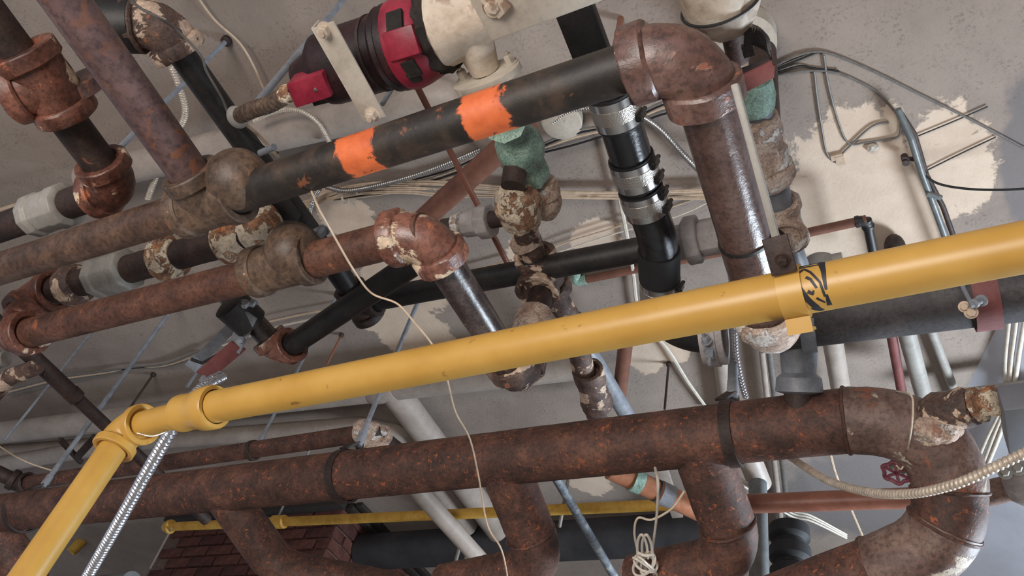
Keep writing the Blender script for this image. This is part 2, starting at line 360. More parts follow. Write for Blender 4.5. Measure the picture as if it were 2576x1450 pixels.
def ceiling_mat(patches, greys):
    t = NT('plaster_ceiling'); pos = t.n('ShaderNodeNewGeometry').outputs['Position']
    big = t.noise(1.6, 8, 0.62, 0.2, pos); mid = t.noise(9, 9, 0.7, 0.2, pos, 3.0); fine = t.noise(105, 6, 0.75, 0, pos, 5.0)
    c = t.ramp(big, [(0.30, (134, 121, 112)), (0.5, (154, 140, 130)), (0.72, (170, 155, 143))])
    k = t.math('MULTIPLY', t.step(fine, 0.50, 0.64), t.step(mid, 0.40, 0.64)); c = t.mix(t.math('MULTIPLY', k, 0.55), c, lin((80, 72, 68)))
    for (p, rx, ry) in greys:                 # slate coloured distemper at the right edge; shade painted in at lower right
        x = t.n('ShaderNodeVectorMath', operation='SUBTRACT'); t.put(x.inputs[0], pos); x.inputs[1].default_value = p
        y = t.n('ShaderNodeVectorMath', operation='DIVIDE'); t.put(y.inputs[0], x.outputs[0]); y.inputs[1].default_value = (rx, ry, 9.0)
        l = t.n('ShaderNodeVectorMath', operation='LENGTH'); t.put(l.inputs[0], y.outputs[0])
        e = t.math('ADD', l.outputs['Value'], t.math('MULTIPLY', t.math('SUBTRACT', t.noise(5, 8, 0.65, 0.3, pos, 6.0), 0.5), 0.9))
        c = t.mix(t.math('MULTIPLY', t.math('SUBTRACT', 1.0, t.step(e, 0.85, 1.15)), 0.8), c, lin((112, 107, 108)))
    d = None
    for (p, rx, ry) in patches:               # places where the grey wash has flaked off cream plaster
        a = t.n('ShaderNodeVectorMath', operation='SUBTRACT'); t.put(a.inputs[0], pos); a.inputs[1].default_value = p
        b = t.n('ShaderNodeVectorMath', operation='DIVIDE'); t.put(b.inputs[0], a.outputs[0]); b.inputs[1].default_value = (rx, ry, 9.0)
        l = t.n('ShaderNodeVectorMath', operation='LENGTH'); t.put(l.inputs[0], b.outputs[0])
        d = l.outputs['Value'] if d is None else t.math('MINIMUM', d, l.outputs['Value'])
    e = t.math('ADD', d, t.math('MULTIPLY', t.math('SUBTRACT', t.noise(7, 10, 0.72, 0.3, pos, 8.0), 0.5), 1.7))
    k = t.math('SUBTRACT', 1.0, t.step(e, 0.95, 1.06))
    cream = t.ramp(mid, [(0.25, (202, 179, 158)), (0.6, (217, 196, 176))])
    cream = t.mix(t.math('MULTIPLY', t.step(t.noise(30, 8, 0.75, 0.4, pos, 12.0), 0.6, 0.7), 0.5), cream, lin((150, 128, 112)))
    c = t.mix(k, c, cream)
    t.bump(t.math('SUBTRACT', t.math('ADD', t.math('MULTIPLY', mid, 0.4), t.math('MULTIPLY', fine, 0.5)), t.math('MULTIPLY', k, 0.35)), 0.55, 0.006)
    return t.out(c, 0.92)

# ================================================================== the room
X, Y, Z = Vector((1, 0, 0)), Vector((0, 1, 0)), Vector((0, 0, 1))
zc = CAMZ + CEIL
def px_patch(x, y, wx, wy):
    p = P(x, y, CEIL); s = CEIL/ray(x, y).z; return (p, wx*s, wy*s)
patches = [px_patch(2180, 560, 190, 330), px_patch(2390, 420, 105, 190), px_patch(2060, 620, 110, 160), px_patch(870, 545, 70, 110),
           px_patch(1010, 690, 110, 150), px_patch(1040, 840, 100, 140), px_patch(1500, 605, 60, 70), px_patch(1610, 880, 55, 90),
           px_patch(1480, 1205, 55, 70), px_patch(1330, 640, 60, 60), px_patch(940, 800, 60, 60), px_patch(1690, 880, 50, 50)]
ce = MB(); ce.box((-1.6, 0.95, zc+0.1), X*6.4, Y*4.3, Z*0.1); struct('ceiling', ce, ceiling_mat(patches, [px_patch(2600, 420, 70, 260), px_patch(2200, 1250, 260, 200)]), 'grey washed plaster ceiling flaking to cream')
fl = MB(); fl.box((-1.6, 0.95, -0.05), X*6.4, Y*4.3, Z*0.05); struct('floor', fl, M['floor'])
wb = MB(); wb.box((-1.6, 4.80, zc/2), X*6.4, Y*0.08, Z*zc/2); struct('wall_back', wb, M['wall_back'])
a, b = P(2520, 800, CEIL), P(2262, 1318, CEIL); d = (b-a).normalized(); outw = Vector((d.y, -d.x, 0))
if outw.x < 0: outw = -outw
p0, p1 = a - d*1.0, a + d*2.2; so = outw*1.28 - Z*0.81
wr = MB(); wr.plate([p0, p1, p1+so, p0+so], Z, 0.06); struct('ceiling_soffit', wr, M['wall_light'], 'pale bluish soffit sloping down to the window at lower right')
# the window wall below the soffit, outside the picture
w0 = a + outw*1.36; w0.z = 0; ww = MB()
def wpanel(mb, t0, t1, z0, z1, th=0.06, off=0.0): mb.box(w0 + d*((t0+t1)/2) + outw*(0.06+off) + Z*((z0+z1)/2), d*((t1-t0)/2), outw*th, Z*((z1-z0)/2))
for q in ((-4.6, -0.15, 0, zc), (1.65, 2.2, 0, zc), (-0.15, 1.65, 0, 1.5), (-0.15, 1.65, 2.75, zc)): wpanel(ww, *q)
struct('wall_right', ww, M['wall_back'])
wf = MB()
for q in ((-0.15, -0.08, 1.5, 2.75), (1.58, 1.65, 1.5, 2.75), (-0.08, 1.58, 1.5, 1.57), (-0.08, 1.58, 2.68, 2.75), (0.72, 0.78, 1.57, 2.68)): wpanel(wf, *q, 0.03, 0.01)
struct('window_1', wf, M['white'])

# brick pier, brick by brick
px0, px1, py0 = -4.63, P(868, 1268, CEIL).x, P(868, 1268, CEIL).y; pd = 1.3
core = MB(); core.box(((px0+px1)/2, py0+pd/2+0.006, zc/2), X*((px1-px0)/2-0.012), Y*(pd/2-0.012), Z*zc/2)
pier = struct('wall_brick', core, M['mortar'], 'dark red brick pier under the thin yellow pipe')
bl, bh, bd = 0.205, 0.062, 0.05
def unit(ax, ay, az, nm, mt):
    m = MB(); m.box((0, 0, 0), ax, ay, az); me = finish(nm, m, mt, None, Vector(), 0.004); return me
protoF = [unit(X*(bl/2), Y*bd, Z*(bh/2), 'brick', M['brick']), unit(X*(bl/2), Y*bd, Z*(bh/2), 'brick', M['brick2'])]
protoS = [unit(X*bd, Y*(bl/2), Z*(bh/2), 'brick', M['brick']), unit(X*bd, Y*(bl/2), Z*(bh/2), 'brick', M['brick2'])]
base = Vector(pier.location); first = {}
def lay(pr, loc):
    k = random.choice((0, 0, 1)); src = pr[k]
    o = src if id(src) not in first else bpy.data.objects.new('brick', src.data)
    if id(src) in first: C.objects.link(o)
    first[id(src)] = 1
    o.parent = pier; o.location = Vector(loc) - base + Vector((random.uniform(-.002, .002), random.uniform(-.002, .002), 0))
for r in range(17):
    zz = zc - 0.035 - r*(bh+0.012); off = (r % 2)*0.1085
    for c in range(7):
        xx = px1 - bl/2 - c*(bl+0.012) - off*(1 if True else 0)
        if xx-bl/2 < px0-0.01: continue
        lay(protoF, (xx, py0+bd-0.004, zz))
    if r % 2: pass
    for c in range(6):
        yy = py0 + bl/2 + c*(bl+0.012) + (0.0 if r % 2 else 0.1085)
        if yy+bl/2 > py0+pd: continue
        lay(protoS, (px1-bd+0.004, yy, zz))
# dark timber plates where the pier meets the ceiling
for i, (q, w, h) in enumerate(((0.03, 0.05, 0.03), (0.085, 0.035, 0.02))):
    t = MB(); t.box((px1+q*1.3, py0+pd/2, zc-h*0.65), X*(w*0.65), Y*(pd/2), Z*(h*0.65)); struct('trim_%d' % (i+1), t, M['wood'], None, 0.003)
t = MB(); t.box(((px0+px1)/2, py0-0.03, zc-0.02), X*((px1-px0)/2+0.02), Y*0.03, Z*0.026); struct('trim_3', t, M['wood'], None, 0.003)

m = MB(); m.bar(P(2345, 1010, 1.66), P(2680, 966, 1.66), Y, 0.045, 0.05); struct('trim_4', m, M['valve_grey'], 'grey batten across the pale soffit', 0.003)

# ================================================================== large pipe runs
RA = 0.0368; zA = 1.09
# ---- black main with orange bands
A0, A1, A2, A3 = P(-260, 758, zA), P(530, 511, zA), P(1737, 118, zA), P(1944, 850, zA)
def banded():
    t = NT('orange_banded_pipe'); ax = (A2-A1).normalized(); pos = t.n('ShaderNodeNewGeometry').outputs['Position']
    s = t.n('ShaderNodeVectorMath', operation='DOT_PRODUCT'); t.put(s.inputs[0], pos); s.inputs[1].default_value = ax
    f = t.noise(15, 9, 0.68, 0.3); c = t.ramp(f, [(0.3, (24, 20, 19)), (0.5, (43, 37, 33)), (0.68, (74, 58, 48))])
    k = t.step(t.noise(26, 5, 0.6, 0.4, None, 7.0), 0.62, 0.68); k = t.math('MULTIPLY', k, 0.6); c = t.mix(k, c, lin((150, 90, 60)))
    n1 = t.math('MULTIPLY', t.math('SUBTRACT', t.noise(16, 8, 0.65, 0.6, None, 3.3), 0.5), 0.09)
    sv = t.math('ADD', s.outputs['Value'], n1); h = f
    for (xa, ya, xb, yb) in ((868, 392, 962, 362), (1180, 290, 1290, 256)):
        m0, m1 = P(xa, ya, zA).dot(ax), P(xb, yb, zA).dot(ax)
        mid, half = (m0+m1)/2, abs(m1-m0)/2
        dd = t.math('ABSOLUTE', t.math('SUBTRACT', sv, mid)); kk = t.math('SUBTRACT', 1.0, t.step(dd, half*0.92, half*1.12))
        kk = t.math('MULTIPLY', kk, t.math('SUBTRACT', 1.0, t.step(t.noise(30, 8, 0.7, 0.5, None, 6.1), 0.60, 0.66)))
        oc = t.ramp(t.noise(22, 6, 0.6, 0, None, 2.0), [(0.3, (196, 92, 50)), (0.6, (226, 116, 66))])
        c = t.mix(kk, c, oc); h = t.math('ADD', h, t.math('MULTIPLY', kk, 0.2))
    t.bump(h, 0.35, 0.004); return t.out(c, 0.5)
A0 = ext(A0, A1, 2.0)
g = thing('steam_main', 'black steam main with two orange painted bands and a large rusty elbow', 'pipe', A1)
part(g, 'pipe', MB().tube([A1, lerp(A1, A2, 0.97)], RA, 40, step=0.02), banded(), 'black pipe with two orange paint bands')
part(g, 'pipe', MB().tube([A0, A1], RA, 40, step=0.03), M['main'], 'dull brown pipe')
m = MB(); L1top = ext(P(82, -115, zA+0.02), A1, 1.2); m.tee(A0, A2, A1, (L1top-A1), RA, 2.05, 1.36, 1.52, 40); m.blob(P(598, 452, zA+0.01), RA*1.62)
part(g, 'tee', m, M['fit'])
part(g, 'branch_pipe', MB().tube([A1, L1top], RA*1.02, 40, step=0.03), M['l1'], 'purplish brown branch pipe')
m = MB(); m.elbow(A1, A2, A3, RA, 2.55, 1.42, 1.62, 44, 1.9, 0.95); m.rough(0.0016, 30)
part(g, 'elbow', m, M['fit_e1'], 'large rusty elbow with flaking paint')
RL = 0.0425; sA = lerp(A2, A3, 0.60)
m = MB(); m.tube([lerp(A2, A3, 0.1), sA], RL, 44, step=0.02); m.tube([sA, lerp(A2, A3, 0.97)], RL*1.04, 44, step=0.02); m.rough(0.0007, 70)
part(g, 'branch_pipe', m, M['l3'], 'glossy dark brown pipe')
part(g, 'coupling_seam', MB().ring(sA, A3-A2, RL*0.9, RL*1.06, 0.006), M['black'])
m = MB(); m.elbow(A2, A3, up(A3, 1.6), RL, 1.75, 1.24, 1.42, 44, 1.3, 0.8); m.rough(0.0025, 45, 2.0)
part(g, 'elbow', m, M['crust_pale'], 'elbow crusted with pale flaking paint')
part(g, 'riser', MB().tube([A3, up(A3, CEIL-0.004)], RL*0.9, 32), M['dark'])

# ---- second main, red-brown
zB = 1.10; B0, B1, B2, B3, B4 = P(28, 850, zB), P(120, 824, zB), P(712, 667, zB), P(1068, 583, zB), P(1305, 955, zB)
g = thing('return_main', 'red brown pipe with cast tee and peeling elbow below the banded main', 'pipe', B2)
part(g, 'pipe', MB().tube([B0, B3], RA, 40, step=0.03), M['b2'])
m = MB(); m.elbow(B1, B0, up(B0, 1.4), RA, 2.3, 1.3, 1.55, 40, 1.6, 0.9); part(g, 'elbow', m, M['fit_red'])
m = MB(); m.tee(B0, B3, B2, up(B2, 1.5)-B2, RA, 2.2, 1.30, 1.48, 40); m.blob(P(737, 634, zB+0.01), RA*1.55); part(g, 'tee', m, M['fit'], 'grey brown cast iron tee')
m = MB(); m.elbow(B2, B3, B4, RA, 2.1, 1.30, 1.52, 44, 1.6, 0.8); m.rough(0.0012, 40); part(g, 'elbow', m, M['fit_e2'], 'red elbow with peeling cream paint')
m = MB(); m.tube([lerp(B3, B4, 0.1), B4], [RA*0.98, RA*0.92], 40, step=0.02); m.rough(0.0006, 70); part(g, 'branch_pipe', m, M['l2'], 'glossy dark pipe')
m = MB(); m.elbow(B3, B4, up(B4, 1.6), RA*0.92, 1.75, 1.30, 1.5, 40, 1.3, 0.8); m.rough(0.003, 42, 4.0); part(g, 'elbow', m, M['crust_dark'], 'elbow crusted with flaking paint')

# ---- big rusty header
zH = 1.17; RH = 0.0695
H = [P(-420, 1338, zH), P(1093, 1176, zH), P(2050, 1067, zH)]
H[0] = ext(H[0], H[1], 1.8)
hb = spline([H[2]] + pl((2150, 1058, 1.168), (2250, 1070, 1.155), (2335, 1112, 1.125), (2380, 1180, 1.085), (2388, 1255, 1.04), (2378, 1318, 1.0), (2330, 1380, 0.97), (2240, 1424, 0.95), (2110, 1470, 0.935), (1960, 1525, 0.92)), 10)
g = thing('boiler_header', 'thick rusty header pipe running across the lower half of the picture', 'pipe', H[1])
part(g, 'pipe', MB().tube([H[0], H[2], hb[8]], RH, 56, step=0.03).rough(0.0008, 60), M['header'])
part(g, 'elbow', MB().tube(hb[8:48], RH*1.03, 56, step=0.012).rough(0.001, 50), M['header_old'], 'smooth grey brown welded elbow')
part(g, 'pipe', MB().tube(hb[46:62], RH*1.0, 56, step=0.02).rough(0.001, 60), M['header'], 'rust flaked short leg')
part(g, 'elbow', MB().tube(hb[60:84], RH*1.04, 56, step=0.012).rough(0.001, 50), M['header_old'])
part(g, 'pipe', MB().tube(hb[82:], RH, 56, step=0.03), M['header'])
for k in (8, 47, 61, 83):
    part(g, 'weld_bead', MB().bead(hb[k], hb[k+1]-hb[k-1], RH*1.02, 0.004, 48).rough(0.0012, 120), M['header'])
def leg(pts, r, mat=M['header'], fr=0.11, seam=True):
    q = fillet(pl(*pts), fr, 16); part(g, 'branch', MB().tube(q, r, 52, step=0.012).rough(0.001, 60), mat)
leg([(1262, 1158, zH), (1372, 1432, 1.03), (1120, 1478, 1.02)], 0.0655)
leg([(1752, 1104, zH), (1862, 1408, 1.02), (1600, 1462, 1.01)], 0.0655)
leg([(560, 1236, zH), (700, 1432, 1.05), (1010, 1500, 1.0)], 0.063, M['header'], 0.13)
leg([(-40, 1296, zH), (70, 1460, 1.02), (40, 1640, 0.8)], 0.075)
for (x1, y1, z1, x2, y2, z2) in ((1335, 1345, 1.075, 1372, 1432, 1.03), (1830, 1322, 1.06, 1862, 1408, 1.02)):
    part(g, 'weld_bead', MB().bead(P(x1, y1, z1), P(x2, y2, z2)-P(x1, y1, z1), 0.066, 0.004, 44).rough(0.0012, 120), M['header'])

# ---- yellow gas line
zY = 0.78; RY = 0.0298
Y0, Y1, Y2 = P(320, 1078, zY), P(500, 1032, zY), P(2900, 558, zY)
Yd = up(Y0, -0.9)
g = thing('gas_pipe', 'thick yellow gas pipe crossing the whole picture and dropping at left', 'pipe', Y1)
part(g, 'pipe', MB().tube([Y1, Y2], RY, 48, step=0.05), M['yellow'])
part(g, 'pipe', MB().tube([Y0, Y1], RY*0.86, 40), M['yellow'])
part(g, 'drop_pipe', MB().tube([Y0, Yd], RY*0.9, 40, step=0.05), M['yellow'])
m = MB(); yd = (Y2-Y1).normalized()
m.lathe(Y1-yd*0.052, yd, [(0.005, RY*0.88), (0, RY*1.0), (0.003, RY*1.16), (0.016, RY*1.2), (0.024, RY*1.13), (0.058, RY*1.22), (0.066, RY*1.36), (0.094, RY*1.38), (0.098, RY*1.3), (0.098, RY*1.08), (0.085, RY*1.0)], 48)
part(g, 'coupling', m, M['yellow'])
m = MB(); m.elbow(Y1, Y0, Yd, RY*0.92, 1.95, 1.26, 1.48, 40, 1.3, 0.55); part(g, 'elbow', m, M['yellow'])
# black maker's mark wrapped round the pipe
c0 = P(2052, 716, zY); c0 = Y1 + yd*(c0-Y1).dot(yd)
vd = (Vector((0, 0, CAMZ))-c0); vd = (vd - yd*vd.dot(yd)).normalized(); wd = yd.cross(vd)
if wd.z > 0: wd = -wd
def stroke(m, pts, w):           # pts: (along, round) in metres on the pipe skin, ribbon hugging the surface
    q = []
    for (s_, a_) in pts: q.append((s_, a_/RY))
    q2 = []
    for (s0, a0), (s1, a1) in zip(q, q[1:]):
        for k in range(5): q2.append((s0+(s1-s0)*k/5, a0+(a1-a0)*k/5))
    q2.append(q[-1]); b = len(m.v); n = len(q2)
    for i, (s_, a_) in enumerate(q2):
        ds = q2[min(i+1, n-1)][0]-q2[max(i-1, 0)][0]; da = (q2[min(i+1, n-1)][1]-q2[max(i-1, 0)][1])*RY
        l = math.hypot(ds, da) or 1; ww = w[0]+(w[1]-w[0])*i/(n-1)
        for sg in (-1, 1):
            ss, aa = s_ - sg*da/l*ww/2, a_ + sg*ds/l*ww/2/RY
            for rr in (RY-0.0006, RY+0.0006): m.v.append(c0+yd*ss+(vd*math.cos(aa)+wd*math.sin(aa))*rr)
    for i in range(n-1):
        k = b+i*4
        for (u, v) in ((0, 1), (1, 3), (3, 2), (2, 0)): m.f.append((k+u, k+v, k+4+v, k+4+u))
    m.f.append((b, b+2, b+3, b+1)); k = b+(n-1)*4; m.f.append((k, k+1, k+3, k+2))
m = MB()
stroke(m, [(-0.017, -0.040), (0.013, -0.040)], (0.012, 0.014)); stroke(m, [(0.012, -0.040), (0.014, -0.020), (0.013, 0.004)], (0.009, 0.003))
stroke(m, [(-0.018, -0.022), (-0.017, -0.006), (-0.010, 0.012), (-0.003, 0.026)], (0.005, 0.008)); stroke(m, [(-0.006, 0.024), (0.002, 0.036)], (0.010, 0.006))
stroke(m, [(-0.016, -0.024), (-0.008, -0.030), (-0.001, -0.022), (0.008, -0.006), (0.010, 0.012)], (0.003, 0.003))
stroke(m, [(-0.007, -0.016), (-0.002, -0.012), (0.003, 0.000)], (0.004, 0.003)); stroke(m, [(-0.008, 0.002), (-0.003, 0.006), (-0.001, 0.002)], (0.005, 0.002))
stroke(m, [(0.012, 0.010), (0.012, 0.026)], (0.003, 0.006)); stroke(m, [(0.000, 0.012), (0.008, 0.020)], (0.003, 0.002))
part(g, 'painted_mark', m, M['tape'], 'black stencilled mark')

# ---- dark soil pipe at right
zS = 1.30; RS = R(2300, 765, zS, 158)
S0, S1, S2 = P(1760, 828, zS), P(2030, 806, zS), P(2950, 676, zS)
g = thing('soil_pipe', 'thick dark grey soil pipe behind the yellow pipe at right', 'pipe', S1)
part(g, 'pipe', MB().tube([lerp(S0, S1, 0.55), S2], RS, 52, step=0.05), M['soil'])
m = MB(); cc = P(1795, 838, zS); m.ring(cc, S1-S0, RS*0.9, RS*1.14, 0.05, 44); m.ring(cc, S1-S0, RS*0.9, RS*1.2, 0.02, 44)
part(g, 'band_coupling', m, M['union'], 'grey band coupling')
m = MB(); m.bolt(cc - Z*RS*1.16 - Y*0.02, -Z, 0.009, 0.02, 0.02); m.bolt(cc - Z*RS*1.1 - Y*0.045, -Y, 0.008, 0.015, 0.015); part(g, 'clamp_bolt', m, M['galv'])
tc = P(2008, 846, zS); td = P(2010, 968, 1.22)
m = MB(); m.lathe(lerp(tc, td, 0.25), td-tc, [(0, RS*0.62), (0.03, RS*0.6), (0.055, RS*0.56), (0.065, RS*0.74), (0.095, RS*0.78), (0.10, RS*0.5)], 40); m.ring(P(2030, 806, zS), S1-S0, RS*0.95, RS*1.1, 0.03, 48)
part(g, 'tee_branch', m, M['galv'], 'bluish grey branch socket')
part(g, 'stub_pipe', MB().tube([lerp(tc, td, 0.5), lerp(tc, td, 2.2)], RS*0.5, 36, step=0.03), M['dark'], 'rusty stub going down behind the header')

# ---- rubber and glossy black waste line with steel clamps
zF = 1.30; RF = R(1570, 340, zF, 108)
fp = [P(1530, 205, zF), P(1610, 470, zF), P(1655, 600, zF), P(1663, 775, zF)]
g = thing('waste_line', 'glossy black waste pipe with shiny steel clamp couplings beside the big elbow', 'pipe', fp[1])
fpath = fillet(fp, 0.25, 14)
part(g, 'sweep_elbow', MB().tube(fillet([P(1663, 765, zF), P(1676, 842, zF), P(1790, 838, zF)], 0.12, 18), RF*1.12, 44, step=0.015), M['black'], 'black sweep bend')
part(g, 'pipe', MB().tube(fpath, RF, 48, step=0.015).rough(0.0006, 60), M['black_gloss'])
def clamp(x, y, ddx, ddy, w, rr=1.13):
    c = P(x, y, zF); ax = (P(x+ddx, y+ddy, zF)-c).normalized(); ww = w
    p = part(g, 'clamp_coupling', MB().ring(c, ax, RF*0.98, RF*rr, ww, 52), M['steel'], 'shiny steel clamp band')
    sub(p, 'knurled_strip', MB().ring(c, ax, RF*1.0, RF*(rr+0.02), ww*0.46, 60), M['knurl'])
    sub(p, 'rubber_edge', MB().ring(c, ax, RF*1.0, RF*(rr-0.03), ww*1.16, 52), M['rubber'])
    s_ = (X - ax*X.dot(ax)).normalized(); u_ = ax.cross(s_); 
    if u_.z > 0: u_ = -u_
    q = (s_*0.95+u_*0.25).normalized()
    for e in (-0.3, 0.3):
        mm = MB(); b0 = c+ax*ww*e+q*RF*(rr+0.03); mm.box(b0, q*0.005, ax*0.007, ax.cross(q)*0.011); mm.lathe(b0-ax.cross(q)*0.02, ax.cross(q), [(0, 0.0045), (0.03, 0.0045), (0.03, 0.007), (0.038, 0.007)], 8)
        sub(p, 'clamp_screw', mm, M['black_gloss'])
clamp(1548, 270, 95, 300, 0.060); clamp(1597, 428, 95, 300, 0.056); clamp(1620, 502, 95, 300, 0.056); clamp(1661, 728, 6, 300, 0.058, 1.10)
part(g, 'rubber_sleeve', MB().ring(P(1658, 664, zF), P(1660, 760, zF)-P(1658, 664, zF), RF*0.98, RF*1.10, 0.075, 52), M['rubber'], 'matt black rubber sleeve')

# ================================================================== medium pipe runs
def run(g, name, pts, r, mat, seg=32, fr=0.04, step=0.03, label=None, crust=0.0):
    m = MB().tube(fillet(pts, fr), r, seg, step=step)
    if crust: m.rough(crust, 50)
    return part(g, name, m, mat, label)
def nut(m, c, ax, r, w, k=8):                   # octagonal union collar
    ax = ax.normalized(); m.lathe(c-ax*w/2, ax, [(0, r*0.92), (w*0.12, r), (w*0.88, r), (w, r*0.92)], k); return m

# ---- chain of grey valve and rusty nipples between the two mains
zV = 1.27; RV = 0.0365
V0, V1 = P(100, 742, zV), P(625, 592, zV); vx = (V1-V0).normalized()
g = thing('valve_chain', 'grey valve with rusty nipples between the two brown mains at left', 'valve', V0)
run(g, 'nipple', [V0, V1], RV, M['dark'], 36, step=0.02, crust=0.001)
at = lambda x: V0 + vx*((P(x, 742-(x-100)*150/525, zV)-V0).dot(vx))
m = MB(); m.elbow(V1, V0, up(V0, 1.0), RV*1.05, 1.9, 1.35, 1.55, 36); part(g, 'elbow', m, M['fit_red'])
m = MB(); c = at(185); m.lathe(c-vx*0.03, vx, [(0, RV*1.2), (0.01, RV*1.45), (0.05, RV*1.45), (0.06, RV*1.2)], 36); m.rough(0.0018, 50); part(g, 'coupling', m, M['crust_dark'])
c = at(285); m = MB(); m.lathe(c-vx*0.062, vx, [(0, RV*1.1), (0.004, RV*1.55), (0.028, RV*1.58), (0.034, RV*1.42), (0.05, RV*1.5), (0.075, RV*1.55), (0.094, RV*1.42), (0.1, RV*1.56), (0.122, RV*1.5), (0.126, RV*1.1)], 8)
part(g, 'valve_body', m, M['valve_grey'], 'plain grey octagonal valve body', 0.0025)
c = at(430); m = MB(); m.lathe(c-vx*0.035, vx, [(0, RV*1.05), (0.006, RV*1.5), (0.03, RV*1.55), (0.05, RV*1.45), (0.064, RV*1.1)], 36); m.rough(0.002, 55, 1.0); part(g, 'union', m, M['crust'])
m = MB(); m.elbow(V0, V1, up(V1, 1.6), RV, 1.9, 1.35, 1.55, 36); m.rough(0.0018, 55, 2.0); part(g, 'elbow', m, M['crust'], 'elbow streaked with white flaking paint')

# ---- run at the far left: tee, pipe, elbow, second grey valve
zU = 1.19; RU = 0.0365
U0, U1, U2, U3 = P(-70, -40, zU), P(118, 208, zU), P(296, 470, zU+0.02), P(-40, 588, zU+0.03)
U0 = ext(U0, U1, 1.2); U3 = ext(U3, U2, 1.8)
g = thing('corner_pipe', 'rusty pipe with bulky tee and grey valve in the upper left corner', 'pipe', U1)
run(g, 'pipe', [U0, U2], RU, M['dark'], 36); run(g, 'pipe', [U2, U3], RU*0.95, M['dark'], 36)
m = MB(); m.tee(U0, U2, U1, P(30, 235, zU-0.03)-U1, RU, 2.0, 1.5, 1.72, 40, 0.8); m.rough(0.001, 40); part(g, 'tee', m, M['fit_red'], 'bulky worn red brown tee')
m = MB(); q = P(190, 195, zU+0.05); m.lathe(q, U2-U0, [(0, RU*0.9), (0.004, RU*1.5), (0.03, RU*1.55), (0.035, RU*1.1)], 36); part(g, 'collar', m, M['l1'])
m = MB(); m.elbow(U1, U2, U3, RU, 2.0, 1.3, 1.55, 40); m.rough(0.0012, 45); part(g, 'elbow', m, M['fit_red'], 'elbow with flecks of white paint')
ux = (U3-U2).normalized(); c = U2 + ux*((P(130, 540, zU+0.02)-U2).dot(ux))
m = MB(); m.lathe(c-ux*0.07, ux, [(0, RU*1.05), (0.005, RU*1.42), (0.03, RU*1.45), (0.045, RU*1.34), (0.09, RU*1.36), (0.1, RU*1.2), (0.106, RU*1.45), (0.13, RU*1.42), (0.134, RU*1.0)], 10); part(g, 'valve_body', m, M['valve_grey'], 'dusty grey valve body', 0.0025)

# ---- black pipe network higher up
zK = 1.41; RK = 0.0300
K0, K1, K2, K3 = P(225, 40, zK), P(405, 62, zK), P(905, 762, zK), P(1700, 612, zK)
kd = (K2-K1).normalized(); kx = (K3-K2).normalized()
g = thing('black_line', 'black pipe with rusty elbow and grey union crossing behind the mains', 'pipe', K2)
run(g, 'pipe', [K1, K2], RK, M['black'], 32); run(g, 'pipe', [P(205, 60, zK-0.03), lerp(P(205, 60, zK-0.03), K1, 0.72)], RK*2.0, M['black'], 36, label='thick black insulated stub')
run(g, 'pipe', [K2, K3+kx*0.2], RK, M['black'], 32)
m = MB(); m.elbow(P(205, 60, zK-0.03), K1, K2, RK*1.12, 2.0, 1.5, 1.75, 36); m.rough(0.003, 45); part(g, 'elbow', m, M['crust_dark'], 'rusty elbow with dusty crust')
m = MB(); m.tee(K1, K2+kd*0.3, K2, kx, RK, 1.9, 1.3, 1.5, 36); m.rough(0.001, 45); part(g, 'tee', m, M['dark'])
m = MB(); uc = P(1738, 590, zK); uc = K2+kx*(uc-K2).dot(kx)
nut(m, uc-kx*0.035, kx, RK*1.35, 0.05, 8); nut(m, uc, kx, RK*1.85, 0.034, 8); nut(m, uc+kx*0.04, kx, RK*1.4, 0.05, 8); part(g, 'union', m, M['union'], 'grey painted pipe union', 0.002)
Q0, Q1, Q2 = P(575, 742, 1.30), P(708, 886, 1.26), P(1075, 640, 1.28)
g = thing('black_offset', 'black pipe rising from a peeling elbow towards the red elbow', 'pipe', Q1)
run(g, 'pipe', [Q1, Q2], RK*0.97, M['black'], 32); run(g, 'nipple', [Q0, Q1], RK*0.98, M['l2'], 32)
m = MB(); m.elbow(Q0, Q1, Q2, RK, 1.8, 1.35, 1.6, 36); m.rough(0.0014, 50, 3.0); part(g, 'elbow', m, M['fit_e2'], 'peeling salmon coloured elbow')

# ---- crusted valve chain down the middle
zM = 1.43; RM = 0.0300
N = [P(1290, 300, zM), P(1300, 430, zM), P(1325, 590, zM), P(1362, 692, zM), P(1432, 800, zM), P(1505, 1060, zM)]
md = (N[5]-N[2]).normalized()
g = thing('crusted_chain', 'corroded chain of fittings with green valve running down the middle', 'valve', N[3])
run(g, 'nipple', [N[1], N[2], N[3], N[4], N[5]], RM, M['crust_dark'], 36, step=0.012, crust=0.0012)
m = MB(); c = P(1308, 372, zM-0.02); m.blob(c, 0.052, 0.058, 0.052); m.lathe(P(1290, 335, zM-0.04), (P(1255, 300, zM-0.1)-c), [(0, 0.03), (0.03, 0.036), (0.05, 0.045), (0.052, 0.03)], 8)
m.lathe(c, P(1330, 460, zM)-c, [(0, 0.045), (0.05, 0.044), (0.06, 0.052), (0.085, 0.052), (0.09, 0.03)], 8); m.rough(0.003, 45)
part(g, 'green_valve', m, M['brass_green'], 'verdigris green brass valve body')
part(g, 'valve_stem', MB().tube([P(1300, 400, 1.40), P(1290, 470, 1.34)], 0.026, 28), M['dark'])
m = MB(); c = P(1300, 520, 1.36); m.blob(c, 0.046, 0.062, 0.05, 36, 24); m.lathe(P(1295, 470, 1.36), P(1312, 590, 1.38)-P(1295, 470, 1.36), [(0, 0.032), (0.02, 0.046), (0.05, 0.050), (0.09, 0.046), (0.105, 0.044), (0.108, 0.03)], 40)
m.rough(0.007, 38, 5.0); part(g, 'elbow', m, M['crust'], 'elbow thick with orange and cream scale')
